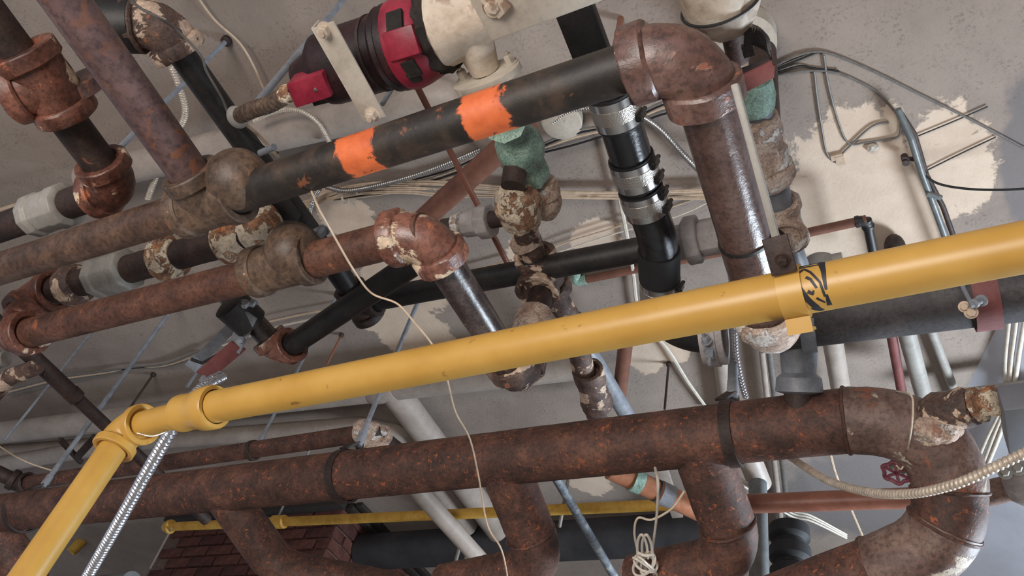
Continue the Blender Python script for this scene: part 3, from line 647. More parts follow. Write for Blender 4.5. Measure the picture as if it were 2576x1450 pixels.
m = MB(); c = P(1368, 505, zM); m.blob(c, 0.040, 0.048, 0.042, 32, 20); m.lathe(P(1362, 478, zM), P(1372, 520, zM)-P(1362, 478, zM), [(-0.02, 0.036), (0, 0.042), (0.012, 0.042), (0.014, 0.034), (0.03, 0.036)], 36); m.rough(0.003, 45, 6.0); part(g, 'bonnet', m, M['crust_pale'])
part(g, 'nipple', MB().lathe(P(1318, 600, zM), P(1345, 650, zM)-P(1318, 600, zM), [(0, RM*1.25), (0.018, RM*1.28), (0.02, RM)], 32).rough(0.002, 50), M['crust_pale'])
m = MB(); B4u = up(B4, zM); m.tee(N[2], N[4], N[3], -Z, RM*1.18, 1.9, 1.28, 1.5, 36); m.rough(0.0025, 45, 7.0); part(g, 'tee', m, M['crust_dark'], 'corroded tee with ochre rim')
run(g, 'riser', [B4, up(B4, zM)], RM, M['dark'], 32, crust=0.0008)
m = MB(); q = P(1330, 822, 1.26); q = Vector((B4.x, B4.y, q.z)); m.lathe(q, Z, [(-0.03, RM*1.1), (-0.02, RM*1.5), (0.03, RM*1.5), (0.045, RM*1.3), (0.05, RM)], 32); m.rough(0.002, 50); part(g, 'coupling', m, M['crust_pale'], 'pale flaking coupling')
m = MB(); c = lerp(N[4], N[5], 0.02); m.lathe(c, md, [(0, RM), (0.0, RM*1.2), (0.05, RM*1.2), (0.05, RM)], 28); part(g, 'collar', m, M['dark'])
m = MB(); c = P(1478, 930, zM); dd = (N[5]-N[4]).normalized(); m.lathe(c, dd, [(0.02, RM), (0, RM*1.1), (0, RM*1.42), (0.04, RM*1.45), (0.07, RM*1.3), (0.10, RM*1.35), (0.13, RM*1.5), (0.15, RM*1.5), (0.15, RM*1.2), (0.14, RM)], 36); m.rough(0.002, 50, 9.0); part(g, 'coupling', m, M['crust_dark'], 'blackened coupling with pale scale')

# grey union left of the crusted elbow
ua, ub = P(1115, 572, 1.46), P(1290, 545, 1.44); ud = (ub-ua).normalized(); g = thing('side_union', 'grey hexagonal union joining the crusted elbow from the left', 'union', ua)
run(g, 'nipple', [ua, ub], 0.021, M['dark'], 24)
part(g, 'nipple_collar', MB().lathe(P(1145, 567, 1.455), ud, [(0, 0.021), (0, 0.028), (0.02, 0.030), (0.022, 0.021)], 28).rough(0.001, 60), M['crust_pale'])
m = MB(); nut(m, P(1190, 562, 1.45), ud, 0.033, 0.05, 8); nut(m, P(1222, 557, 1.45), ud, 0.043, 0.035, 8); part(g, 'union_nut', m, M['union'], None, 0.002)

# ---- pale crusted chain to the right of the glossy pipe
zR = 1.42; Rn = [P(1850, 60, zR), P(1895, 230, zR), P(1928, 410, zR), P(1952, 490, zR), P(1978, 610, zR), P(2010, 700, zR)]
g = thing('pale_chain', 'white crusted fittings running beside the glossy brown pipe', 'valve', Rn[2])
run(g, 'pipe', Rn[1:], 0.030, M['galv'], 32, 0.06, 0.015)
run(g, 'pipe', [P(1822, -10, 1.30), P(1858, 150, 1.32)], R(1840, 90, 1.3, 58), M['header'], 32, label='rust red upright pipe')
part(g, 'bronze_body', MB().lathe(P(1885, 190, zR), Rn[2]-Rn[1], [(0, 0.03), (0.01, 0.04), (0.05, 0.042), (0.075, 0.036)], 30).rough(0.002, 45), M['brass_green'], 'dull green valve body')
m = MB(); m.lathe(P(1902, 290, zR), Rn[2]-Rn[1], [(0, 0.030), (0.008, 0.041), (0.04, 0.043), (0.07, 0.040), (0.085, 0.047), (0.12, 0.047), (0.135, 0.036)], 40); m.rough(0.004, 36, 3.0); part(g, 'crusted_valve', m, M['crust_pale'])
m = MB(); m.lathe(P(1927, 415, zR), Rn[3]-Rn[2], [(0, 0.034), (0.003, 0.050), (0.03, 0.052), (0.05, 0.040)], 36); m.rough(0.004, 40, 4.0); part(g, 'coupling', m, M['crust_pale'])
m = MB(); m.tee(Rn[3], Rn[5], P(1972, 560, zR), -Z, 0.030, 1.9, 1.25, 1.45, 36); m.rough(0.003, 40, 5.0); part(g, 'tee', m, M['crust_pale'])
m = MB(); c = P(1808, 5, 1.26); ad = P(1835, 70, 1.27)-P(1790, -90, 1.26); m.lathe(P(1780, -120, 1.26), ad, [(0, 0.058), (0.085, 0.062), (0.10, 0.057), (0.125, 0.042), (0.14, 0.028)], 40); m.rough(0.004, 30, 6.0)
w = part(g, 'wrapped_flange', m, M['white_rust'], 'rust stained white insulation wrap')
sub(w, 'string', MB().bead(P(1812, 8, 1.262), ad, 0.0615, 0.0025, 44), M['wire_black'])

# ---- small rusty line behind the header, with scaled elbow
zL = 1.47; RLs = R(600, 1140, zL, 42)
L0, L1, L2 = ext(P(-60, 1165, zL), P(55, 1218, zL), 0.8), P(55, 1218, zL), P(938, 1088, zL)
g = thing('condensate_line', 'thin dark rusty pipe ending in a scaly elbow above the header', 'pipe', L2)
run(g, 'pipe', [L1, L2], RLs, M['header'], 32, step=0.03); run(g, 'pipe', [L0, L1], RLs, M['dark'], 32)
m = MB(); m.elbow(L0, L1, L2, RLs, 1.7, 1.3, 1.5, 32); part(g, 'elbow', m, M['dark'])
m = MB(); m.elbow(L1, L2, P(985, 1145, zL), RLs, 1.6, 1.4, 1.6, 36); m.rough(0.004, 40, 2.0); part(g, 'elbow', m, M['crust_pale'], 'elbow covered in white and orange scale')
run(g, 'pipe', [L2, P(1030, 1160, zL)], RLs, M['dark'], 28)

# ---- dark pipe crossing towards the yellow elbow
g = thing('cross_pipe', 'dark rusty pipe slanting from left edge to behind the yellow elbow', 'pipe', P(180, 990, 1.3))
run(g, 'pipe', [ext(P(60, 878, 1.32), P(190, 1000, 1.32), 0.3), P(190, 1000, 1.32)], R(180, 990, 1.32, 40), M['dark'], 28); run(g, 'pipe', [P(185, 995, 1.32), P(520, 1310, 1.32)], R(180, 990, 1.32, 32), M['dark'], 28)
m = MB(); m.tube(fillet([P(-20, 1000, 1.26), P(25, 950, 1.27), P(90, 925, 1.29)], 0.03), 0.026, 24); m.rough(0.003, 45); part(g, 'elbow', m, M['crust_dark'], 'dusty grey elbow')
part(g, 'reducer', MB().lathe(P(178, 988, 1.32), P(300, 1100, 1.32)-P(178, 988, 1.32), [(0, 0.028), (0.03, 0.027), (0.034, 0.022)], 24), M['dark'])
m = MB(); c = P(-5, 905, 1.35); m.lathe(c, Vector((1, 0.3, 0.2)), [(-0.06, 0.03), (-0.03, 0.034), (0, 0.034), (0.005, 0.026), (0.03, 0.026)], 10); solo('grey_fitting', 'small grey fitting at left edge under the brown elbow', 'fitting', m, M['valve_grey'])

# ---- beige pipes against the ceiling
def one(name, label, cat, pts, r, mat, seg=28, fr=0.06, group=None, crust=0, step=0.05):
    m = MB().tube(fillet(pts, fr), r, seg, step=step)
    if crust: m.rough(crust, 50)
    return solo(name, label, cat, m, mat, group)
zP = 1.65; rp = R(700, 1030, zP, 66)
g = thing('beige_pipe', 'long beige pipe on the ceiling just behind the yellow pipe', 'pipe', P(980, 980, zP))
run(g, 'pipe', [ext(P(-120, 1104, zP), P(1500, 912, zP), 1.2), P(1500, 912, zP)], rp, M['beige'], 36); run(g, 'branch_pipe', [P(985, 975, zP), P(1262, 1345, zP)], rp*1.02, M['beige'], 36)
part(g, 'tee', MB().lathe(P(950, 980, zP), X, [(-0.03, rp*1.0), (-0.025, rp*1.06), (0.11, rp*1.06), (0.115, rp*1.0)], 36), M['beige'])
one('beige_pipe', 'beige pipe with a bend tucked under the rusty thin pipe', 'pipe', [ext(P(-120, 1148, 1.66), P(905, 1072, 1.66), 1.2), P(905, 1072, 1.66), P(1000, 1092, 1.66), P(1180, 1330, 1.66)], R(600, 1110, 1.66, 44), M['beige'], 32, 0.07)
one('beige_pipe', 'lowest beige pipe at the left edge above the header', 'pipe', [ext(P(-120, 1190, 1.60), P(330, 1112, 1.60), 1.2), P(330, 1112, 1.60)], R(150, 1150, 1.6, 42), M['beige'], 32)
one('beige_duct', 'wide beige pipe on the ceiling behind the red motor', 'pipe', [P(215, 452, 1.66), P(300, 428, 1.66), P(1120, 238, 1.66), P(1330, 420, 1.70)], R(760, 330, 1.66, 88), M['beige'], 36, 0.09)
one('brown_pipe', 'smooth brown pipe slanting up behind the green valve', 'pipe', [P(985, 625, 1.6), P(1330, 312, 1.6)], R(1180, 450, 1.6, 58), M['brown_smooth'], 32)
one('copper_tube', 'thin brown tube running from the motor past the grey union', 'pipe', [P(1035, 190, 1.52), P(1275, 660, 1.52)], R(1150, 420, 1.52, 16), M['copper_dull'], 16)
one('conduit_grey', 'pale blue grey pipe beside the blackened coupling', 'pipe', [P(1440, 830, 1.58), P(1500, 915, 1.58), P(1600, 1085, 1.58)], R(1530, 960, 1.58, 42), M['galv'], 28)
one('brown_post', 'dark brown pipe hanging between yellow pipe and header', 'pipe', [P(1578, 830, 1.62), P(1556, 1010, 1.62)], R(1560, 930, 1.62, 36), M['brown_smooth'], 24)
one('beige_pipe', 'plain beige pipe slanting under the header beside the first leg', 'pipe', [P(1020, 1200, 1.38), P(1240, 1445, 1.38)], R(1130, 1320, 1.38, 44), M['beige'], 28)
# thin yellow pipe
zT = 1.45; T0, T1 = P(424, 1326, zT), P(1790, 1266, zT); tx = (T1-T0).normalized()
g = thing('thin_gas_pipe', 'thin yellow pipe running behind the header legs', 'pipe', T0)
run(g, 'pipe', [T0, T1], R(1000, 1303, zT, 25), M['yellow_old'], 24)
m = MB(); m.lathe(T0-tx*0.03, tx, [(0, 0.012), (0.01, 0.02), (0.03, 0.026), (0.034, 0.03), (0.045, 0.03), (0.05, 0.02)], 20); part(g, 'end_fitting', m, M['yellow_old'])
tq = T0 + tx*((P(700, 1308, zT)-T0).dot(tx)); part(g, 'coupling', MB().lathe(tq-tx*0.04, tx, [(0, 0.02), (0.005, 0.027), (0.06, 0.027), (0.065, 0.02)], 20), M['yellow_old'])
# copper pipes
zCu = 1.30; c0_, c1_ = P(1535, 1180, zCu), P(1790, 1300, zCu); cd = (c1_-c0_).normalized(); rc = R(1640, 1230, zCu, 54)
g = thing('copper_pipe', 'bright copper pipe with verdigris joints between the header legs', 'pipe', c0_)
run(g, 'pipe', [c0_, c1_], rc, M['copper'], 36)
m = MB(); q = c0_+cd*((P(1600, 1211, zCu)-c0_).dot(cd)); m.ring(q, cd, rc, rc*1.12, 0.03); m.rough(0.001, 60); part(g, 'solder_joint', m, M['brass_green'])
m = MB(); q = c0_+cd*((P(1650, 1234, zCu)-c0_).dot(cd)); m.ring(q, cd, rc, rc*1.06, 0.006); part(g, 'wire_tie', m, M['sludge'])
part(g, 'solder_joint', MB().ring(q+cd*0.03, cd, rc*0.98, rc*1.1, 0.04).rough(0.001, 60), M['galv'])
one('copper_main', 'long dull copper pipe running right behind the copper and header legs', 'pipe', [P(1780, 1272, 1.28), P(2480, 1246, 1.28)], R(2100, 1260, 1.28, 50), M['copper_dull'], 32)
# uprights lower right
v0 = P(1906, 1216, 1.50); m = MB(); m.tube([v0, up(v0, -0.6)], R(1930, 1300, 1.4, 46), 32); solo('galvanised_upright', 'greenish grey steel upright right of the second header leg', 'pipe', m, M['greenish'])
m = MB(); m.tube([P(1872, 1120, 1.57), P(1912, 1220, 1.54)], R(1890, 1170, 1.58, 44), 28); solo('white_stub', 'short white pipe entering the top of the steel upright', 'pipe', m, M['beige'])
m = MB(); b0 = P(1985, 1330, 1.45); pth = [b0, up(b0, 0.6)]
m.rings([[Vector((b0.x, b0.y, CAMZ+1.45-0.012*i)) + Vector((math.cos(2*math.pi*k/28), math.sin(2*math.pi*k/28), 0))*(0.062 if (i % 6) < 4 else 0.046) for k in range(28)] for i in range(60)])
solo('ribbed_duct', 'black ribbed flexible duct behind the steel upright', 'duct', m, M['rubber'])
one('beige_upright', 'cream pipe behind the soil pipe and bluish branch', 'pipe', [P(2085, 800, 1.66), P(2120, 1010, 1.66)], R(2100, 930, 1.66, 48), M['beige'], 28)
one('red_conduit', 'slim reddish pipe dropping below the soil pipe at right', 'pipe', [P(2235, 800, 1.62), P(2268, 985, 1.62)], R(2260, 920, 1.62, 24), M['maroon'], 18)
one('grey_conduit', 'grey pipe next to the slim reddish pipe at right', 'pipe', [P(2268, 790, 1.62), P(2322, 990, 1.62)], R(2300, 900, 1.62, 42), M['valve_grey'], 26)
one('ceiling_conduit', 'shadowy conduit on ceiling right of the grey pipe', 'pipe', [P(2330, 800, 1.72), P(2415, 1020, 1.72)], R(2370, 900, 1.72, 22), M['valve_grey'], 16)
one('white_upright', 'white pipe behind the hanger of the header', 'pipe', [P(1800, 800, 1.722), P(1835, 1050, 1.722)], R(1810, 950, 1.722, 42), M['beige'], 28)
for i, (xa, xb, lb) in enumerate(((1912, 1945, 'pale'), (1930, 1965, 'brown'))):
    one('riser_cable', lb + ' flat cable riser under the pale elbow, behind the header', 'cable', [P(xa, 840, 1.71), P(xb, 1140, 1.71), P(xb+28, 1380, 1.71)], R(1930, 950, 1.71, 16), M['beige'] if i == 0 else M['wire_grey'], 14)
# thin brown tubing along the ceiling
g = thing('sprinkler_tube', 'thin brown tube with green elbow behind the black pipe', 'pipe', P(1455, 708, 1.735)); rt = R(1700, 660, 1.735, 20)
run(g, 'tube', [P(1455, 708, 1.735), P(1900, 618, 1.735)], rt, M['brown_smooth'], 18)
part(g, 'elbow', MB().tube(fillet([P(1448, 670, 1.74), P(1448, 709, 1.735), P(1475, 704, 1.735)], 0.012), rt*1.3, 18), M['brass_green'], 'green elbow')
g = thing('angle_pipe', 'dark pipe with square elbow on the cream plaster right of centre', 'pipe', P(2180, 552, 1.64)); ra = R(2100, 570, 1.64, 24)
run(g, 'pipe', [P(1985, 596, 1.64), P(2180, 553, 1.64)], ra, M['brown_smooth'], 20); run(g, 'pipe', [P(2180, 553, 1.64), P(2210, 700, 1.64)], ra, M['black'], 20)
m = MB(); m.elbow(P(1985, 596, 1.64), P(2180, 553, 1.64), P(2210, 700, 1.64), ra, 2.2, 1.15, 1.28, 24); part(g, 'elbow', m, M['black'])
m = MB(); c = P(2252, 625, 1.715); m.blob(c, 0.034, 0.052, 0.045); m.tube([c, P(2262, 690, 1.715)], 0.034, 24); solo('capped_stub', 'dark rounded pipe end peeping over the yellow pipe at right', 'pipe', m, M['dark'])
m = MB(); c = P(2062, 668, 1.45); m.blob(c, 0.04, 0.03, 0.03); m.lathe(c, X, [(0, 0.02), (0.05, 0.02)], 20); solo('grey_fitting', 'grey lump of a fitting above the stencilled mark', 'fitting', m, M['valve_grey'])

# ---- dark cylinder added in place of the shadow band at the back
one('shadow_stand_in', 'wide dark cylinder added as the shadow band under the rear ceiling', 'duct', [Vector((px1+0.01, 3.42, PY(1500, 1356, 3.42).z)), PY(1900, 1334, 3.42)], 0.104, M['shadow_dark'], 40, 0.1)
one('pale_duct', 'rounded pale duct at bottom between left leg and first leg', 'duct', [P(1000, 1520, 1.3), P(1210, 1470, 1.3)], 0.06, M['valve_grey'], 32)
one('grey_drum', 'grey green rounded pipe at bottom left behind the armoured hose', 'pipe', [P(150, 1492, 1.25), P(330, 1468, 1.25)], 0.05, M['greenish'], 32)
m = MB(); q = P(178, 1390, 1.68); m.lathe(q, Vector((0.25, 0.1, 0.9)), [(0.01, 0.016), (0, 0.024), (0, 0.037), (0.11, 0.04)], 24); solo('cream_stub', 'short cream pipe stub with dark mouth at lower left', 'pipe', m, M['yellow_old'])

# ================================================================== hangers and rods
def rod_to_ceiling(t, p, r=0.0058, mat=None, name='rod'): part(t, name, MB().tube([p, up(p, CEIL)], r, 12), mat or M['galv'])
def hanger(label, x, y, z, rp_, axis, mat=None, rr=0.0062, name='pipe_hanger'):
    mat = mat or M['dark']; c = P(x, y, z); axis = axis.normalized(); t = thing(name, label, 'hanger', c, None)
    part(t, 'ring', MB().ring(c, axis, rp_*1.01, rp_*1.07+0.003, 0.026, 48), mat)
    top = c + Z*(rp_*1.05)
    m = MB(); m.bar(top - axis*0.02 - Y*0.035, top + Z*0.045 - Y*0.006, axis, 0.026, 0.006); m.bar(top - axis*0.0 + Y*0.035, top + Z*0.045 + Y*0.006, axis, 0.026, 0.006); part(t, 'strap', m, mat)
    m = MB(); m.lathe(top+Z*0.035, Z, [(0, 0.013), (0.012, 0.014), (0.05, 0.013), (0.052, 0.010), (0.085, 0.010), (0.09, 0.006)], 16); part(t, 'socket', m, M['galv'])
    rod_to_ceiling(t, top+Z*0.08, rr); return t
hx = H[1]-H[0]
hanger('clevis hanger with blue grey rod holding the header near its middle', 868, 1199, zH, RH, hx, None, 0.0078)
hanger('clevis hanger holding the header below the pale crusted elbow', 1842, 1091, zH, RH, hx, None, 0.0125)
hanger('clevis hanger holding the header at its far left', 62, 1288, zH, RH, hx, None, 0.0098)
def vrod(label, x, y, z, r, mat=None, zt=CEIL, knob=True):
    p = P(x, y, z); t = thing('hanger_rod', label, 'rod', p); part(t, 'rod', MB().tube([p, up(p, zt)], r, 12), mat or M['galv'])
    if knob: part(t, 'anchor', MB().lathe(up(p, zt-0.02), Z, [(0, r*1.6), (0.006, r*2.2), (0.019, r*2.2)], 12), M['dark'])
    return t
vrod('thin grey rod reaching down behind the cream pipes at far left', 12, 1108, 1.40, 0.0052)
vrod('dark rod with knob, ending behind the yellow elbow', 278, 1098, 1.89, 0.006, M['dark'])
vrod('short blue rod right above the yellow coupling', 470, 975, 1.40, 0.0055)
vrod('blue grey rod crossing behind the purple brown branch', 268, 405, 1.57, 0.0085)
vrod('pale rod dropping from under the red junction box', 622, 288, 1.38, 0.0085)
vrod('short grey rod peeping between motor and bracket foot', 962, 262, 1.50, 0.0055)
vrod('thin brown rod hanging under the peeling elbow of the black pipe', 822, 918, 2.11, 0.005, M['copper_dull'])
vrod('thin rod right of the brown post, ending at the header', 1672, 1030, 2.05, 0.005, M['dark'])
t = vrod('hanger rod of the thin rusty pipe left of the header hanger', 652, 1115, 1.50, 0.006)
part(t, 'ring', MB().ring(P(637, 1134, zL), X, RLs*1.02, RLs*1.22, 0.018, 32), M['dark']); part(t, 'socket', MB().lathe(P(652, 1115, 1.5), Z, [(-0.02, 0.009), (0.03, 0.011), (0.032, 0.006)], 12), M['galv'])
t = vrod('small rod holding the thin yellow pipe near the dark branch', 690, 1322, 1.43, 0.0045, None, 1.9, False)
m = MB(); p = P(432, 1330, 1.43); q = P(378, 1430, 1.43); m.tube([p, q], 0.004, 8); solo('pull_rod', 'thin pale rod hanging from the end of the thin yellow pipe', 'rod', m, M['beige'])
m = MB(); m.tube([P(1380, 1172, 1.30), P(1562, 1480, 1.30)], R(1470, 1330, 1.3, 22), 18); solo('grey_conduit', 'slanting grey conduit right of the first header leg', 'conduit', m, rust('stained_conduit', [(72, 74, 84), (116, 122, 130), (170, 174, 170)], 30, 0.5, None, None, 0.1))
for i, (xa, ya, xb, yb, lb) in enumerate(((1430, 1200, 1408, 1325, 'short pale rod crossing the thin yellow pipe'), (1160, 1365, 1128, 1480, 'white strap left of the beige slanting pipe bottom'), (1186, 1360, 1150, 1480, 'grey strap right of the white strap, bottom centre'), (1680, 1290, 1672, 1420, 'pale strap behind the white cord bundle'))):
    m = MB(); m.tube([P(xa, ya, 1.5 if i != 3 else CEIL), P(xb, yb, 1.45 if i != 3 else 1.6)], R(xa, ya, 1.5, 9 if i != 3 else 13), 8); solo('strap_rod', lb, 'rod', m, M['valve_grey'])
m = MB(); m.bar(P(1665, 1180, 1.66), P(1728, 1370, 1.66), X, 0.055, 0.02); solo('pale_batten', 'pale tapered batten behind the copper pipe', 'batten', m, M['beige'], None, 0.002)

# ---- bracket holding the yellow pipe
cy = Y1 + yd*((P(1995, 735, zY)-Y1).dot(yd)); g = thing('gas_pipe_bracket', 'yellow painted strap with brown plate clamping the gas pipe', 'bracket', cy)
m = MB(); m.ring(cy, yd, RY*1.02, RY*1.14, 0.030, 44); dn = -wd
m.bar(cy + wd*RY*1.05 + vd*0.012, cy + wd*(RY*1.05+0.020) + vd*0.012, yd, 0.030, 0.005); m.bar(cy + wd*(RY*1.05+0.016) + vd*0.012, cy + wd*(RY*1.05+0.018) - vd*0.02, yd, 0.030, 0.004); part(g, 'strap', m, M['yellow'])
pa, pb = P(1948, 596, 0.80), P(1974, 688, 0.775); part(g, 'plate', MB().bar(pa, pb, yd, 0.0305, 0.006), M['dark'], 'dark brown steel plate', 0.001)
part(g, 'bolt', MB().bolt(P(1968, 652, 0.778), -Z, 0.006), M['dark'])
part(g, 'bar', MB().bar(P(1848, 212, 0.93), P(1955, 610, 0.81), X, 0.0095, 0.012), M['valve_grey'], 'pale flat bar', 0.002)
# ---- maroon brackets
g = thing('maroon_bracket', 'maroon bracket with black hook behind the large rusty elbow', 'bracket', P(1900, 190, 1.15))
m = MB(); m.plate(pl((1838, 205, 1.20), (1950, 150, 1.20), (1948, 196, 1.17), (1862, 240, 1.17)), Z, 0.006); part(g, 'plate', m, M['maroon'], None, 0.001)
m = MB(); m.plate(pl((1840, 182, 1.26), (1940, 150, 1.26), (1950, 152, 1.20), (1838, 207, 1.20)), Z, 0.005); part(g, 'ledge', m, M['black'])
hk = spline(pl((1872, 92, 1.25), (1900, 92, 1.25), (1928, 112, 1.24), (1944, 150, 1.22)), 6); m = MB()
for a_, b_ in zip(hk, hk[1:]): m.bar(a_, b_+(b_-a_)*0.1, Y, 0.028, 0.006)
part(g, 'hook', m, M['black']); part(g, 'hook_foot', MB().bar(P(1868, 130, 1.25), P(1896, 122, 1.25), Y, 0.02, 0.01), M['black'])
part(g, 'bolt', MB().tube([P(1944, 125, 1.2), P(1950, 160, 1.19)], 0.004, 8), M['dark'])
m = MB(); m.ring(P(1872, 100, 1.72), Z, 0.066, 0.09, 0.07, 44); m.lathe(P(1872, 100, 1.72), Z, [(0, 0.072), (0.012, 0.072)], 40); solo('escutcheon', 'white round ceiling plate behind the maroon bracket', 'ceiling plate', m, M['white'])
g = thing('maroon_hanger', 'faded maroon hanger with nuts on the dark soil pipe', 'bracket', P(2450, 780, 1.2))
sx = (S2-S1).normalized(); hc = S1 + sx*((P(2472, 745, zS)-S1).dot(sx))
def strap(cx, r0, a0, a1, w, t_, ux_, uz_):
    m_ = MB(); rs = []
    for k in range(15):
        a_ = a0+(a1-a0)*k/14; dr = ux_*math.cos(a_)+uz_*math.sin(a_); rs.append([cx+dr*r0-sx*w/2, cx+dr*(r0+t_)-sx*w/2, cx+dr*(r0+t_)+sx*w/2, cx+dr*r0+sx*w/2])
    return m_.rings(rs)
fwd = Y - sx*Y.dot(sx); fwd.normalize(); upv = sx.cross(fwd); upv = upv if upv.z > 0 else -upv
part(g, 'strap', strap(hc, RS*1.01, -2.9, 0.3, 0.045, 0.006, fwd, upv), M['maroon'])
m = MB(); m.lathe(P(2470, 756, 1.2), P(2440, 768, 1.17)-P(2470, 756, 1.2), [(0, 0.011), (0.003, 0.011), (0.003, 0.006), (0.024, 0.006), (0.024, 0.009), (0.032, 0.009)], 16); part(g, 'bolt', m, M['galv'])
m = MB(); m.bolt(P(2443, 786, 1.18), P(2440, 790, 1.1)-P(2443, 786, 1.18), 0.008); m.bolt(P(2426, 772, 1.19), P(2420, 776, 1.1)-P(2426, 772, 1.19), 0.007); part(g, 'nut', m, M['wire_beige'])
part(g, 'rod', MB().tube(pl((2412, 690, 1.30), (2424, 728, 1.22), (2448, 772, 1.17)), 0.004, 8), M['galv'])
# bracket on the black nipple
g = thing('pipe_clamp', 'maroon and blue grey clamp hanging above the yellow coupling', 'bracket', P(570, 880, 1.2))
part(g, 'plate', MB().bar(P(630, 792, 1.22), P(588, 880, 1.20), X, 0.038, 0.007), M['galv'], 'grey upper plate', 0.001)
part(g, 'plate', MB().bar(P(600, 870, 1.20), P(512, 945, 1.18), P(560, 960, 1.18)-P(540, 880, 1.18), 0.042, 0.007), M['maroon'], 'maroon lower plate', 0.001)
m = MB(); m.bar(P(606, 802, 1.27), P(500, 905, 1.25), P(600, 860, 1.25)-P(560, 820, 1.25), 0.030, 0.006); m.bar(P(500, 902, 1.25), P(478, 928, 1.22), P(600, 860, 1.25)-P(560, 820, 1.25), 0.038, 0.005); part(g, 'strap', m, M['galv'], 'shiny blue grey strap', 0.001)
part(g, 'dark_edge', MB().tube(pl((482, 905, 1.235), (508, 914, 1.23), (600, 866, 1.215)), 0.0045, 8), M['black'])
part(g, 'bolt', MB().bolt(P(604, 858, 1.19), P(600, 870, 1.0)-P(604, 858, 1.19), 0.007), M['galv']); part(g, 'bolt', MB().bolt(P(620, 762, 1.15), -Z, 0.008, 0.012), M['galv']); part(g, 'bolt', MB().bolt(P(640, 760, 1.15), -Z, 0.006, 0.012), M['galv'])
part(g, 'chain', MB().helix(pl((618, 815, 1.24), (585, 880, 1.23)), 0.012, 0.009, 0.3, 10, 6), M['crust_dark'])
part(g, 'saddle', MB().lathe(P(575, 760, 1.24), P(660, 840, 1.24)-P(575, 760, 1.24), [(0, 0.03), (0.006, 0.046), (0.08, 0.044), (0.085, 0.03)], 28), M['black'])
part(g, 'rod', MB().tube([P(505, 960, 1.16), up(P(505, 960, 1.16), 1.21)], 0.006, 10), M['galv'])
g = thing('split_clamp', 'black split clamp with bolts on the black pipe above the cast tee', 'bracket', P(760, 540, 1.36))
part(g, 'jaw', MB().bar(P(690, 495, 1.38), P(735, 555, 1.38), X, 0.05, 0.03), M['black'], None, 0.003); part(g, 'bolt', MB().tube([P(775, 590, 1.36), P(812, 572, 1.35)], 0.006, 10), M['galv']); part(g, 'bolt', MB().bolt(P(815, 578, 1.34), -Z, 0.010, 0.02), M['galv']); part(g, 'bolt', MB().tube([P(655, 385, 1.36), P(690, 370, 1.35)], 0.008, 10), M['galv'])

# ================================================================== circulator pump
zp = 1.33; ma, mb_ = P(752, 196, zp), P(1085, 92, zp); mx = (mb_-ma).normalized(); ml = (mb_-ma).length
up_ = (Z - mx*Z.dot(mx)).normalized(); fw = up_.cross(mx)      # fw is about -Y or +Y
g = thing('circulator_pump', 'dark red circulator pump with white bracket and stained white casing', 'pump', ma)
rm = R(950, 140, zp, 196)
part(g, 'motor_body', MB().lathe(ma, mx, [(-0.01, 0.012), (0, rm*0.42), (ml*0.13, rm*0.6), (ml*0.22, rm*0.93), (ml*0.26, rm*0.96), (ml*0.68, rm*0.96), (ml*0.69, rm*1.0), (ml*0.71, rm*1.08), (ml*0.735, rm*1.02), (ml*0.755, rm*1.1), (ml*0.80, rm*1.1)], 52), M['motor_dark'], 'almost black maroon motor housing')
m = MB(); m.lathe(ma+mx*ml*0.80, mx, [(0, rm*0.5), (0, rm*1.12), (ml*0.04, rm*1.14), (ml*0.10, rm*1.10), (ml*0.20, rm*0.98), (ml*0.235, rm*0.8), (ml*0.235, rm*0.4)], 52)
fl_ = part(g, 'end_bell', m, M['motor_red'], 'glossy red end bell')
def on_bell(ang, s_, rr): return ma + mx*(ml*(0.80+s_)) + (up_*math.sin(ang)+fw*math.cos(ang))*rr
cv = (Vector((0, 0, CAMZ))-ma).normalized(); a0 = math.atan2(cv.dot(up_), cv.dot(fw))
for da, s_, w_ in ((-0.55, 0.11, 0.02), (0.55, 0.12, 0.017), (0.80, 0.10, 0.013)):
    q = on_bell(a0+da, s_, rm*1.09); n_ = (up_*math.sin(a0+da)+fw*math.cos(a0+da)); sub(fl_, 'vent_slot', MB().box(q, mx*w_*0.8, n_*0.003, mx.cross(n_)*w_), M['sludge'])
q = on_bell(a0-0.05, 0.13, rm*1.06); n_ = (up_*math.sin(a0-0.05)+fw*math.cos(a0-0.05)); sub(fl_, 'boss', MB().box(q, mx*0.032, n_*0.008, mx.cross(n_)*0.026), M['motor_red'], None, 0.004)
part(g, 'name_band', MB().ring(ma+mx*ml*0.62, mx, rm*0.96, rm*0.985, 0.006, 44), M['dark'])
m = MB(); m.lathe(P(1078, 84, zp), mx, [(0, 0.03), (0.004, 0.072), (0.02, 0.076), (0.038, 0.070), (0.05, 0.05)], 60); m.rough(0.009, 34, 1.0); part(g, 'coupler_guard', m, M['sludge'], 'black flaking coupler housing')
m = MB(); m.lathe(P(1098, 74, zp-0.02), mx, [(0, 0.05), (0.012, 0.070), (0.03, 0.068), (0.06, 0.054), (0.10, 0.046), (0.15, 0.044), (0.16, 0.03)], 48); m.tube(fillet(pl((1165, 60, zp-0.02), (1198, 120, zp-0.02), (1220, 178, zp-0.02)), 0.03), [0.046, 0.028], 36); m.rough(0.0035, 25, 2.0); part(g, 'casing', m, M['white_rust'], 'rust stained white pump casing')
fc = P(1222, 186, zp-0.03); fn = (P(1240, 222, zp-0.03)-P(1222, 186, zp-0.03)).normalized(); fs = (X - fn*X.dot(fn)).normalized(); ft = fn.cross(fs); m = MB(); b0 = len(m.v); rs = []
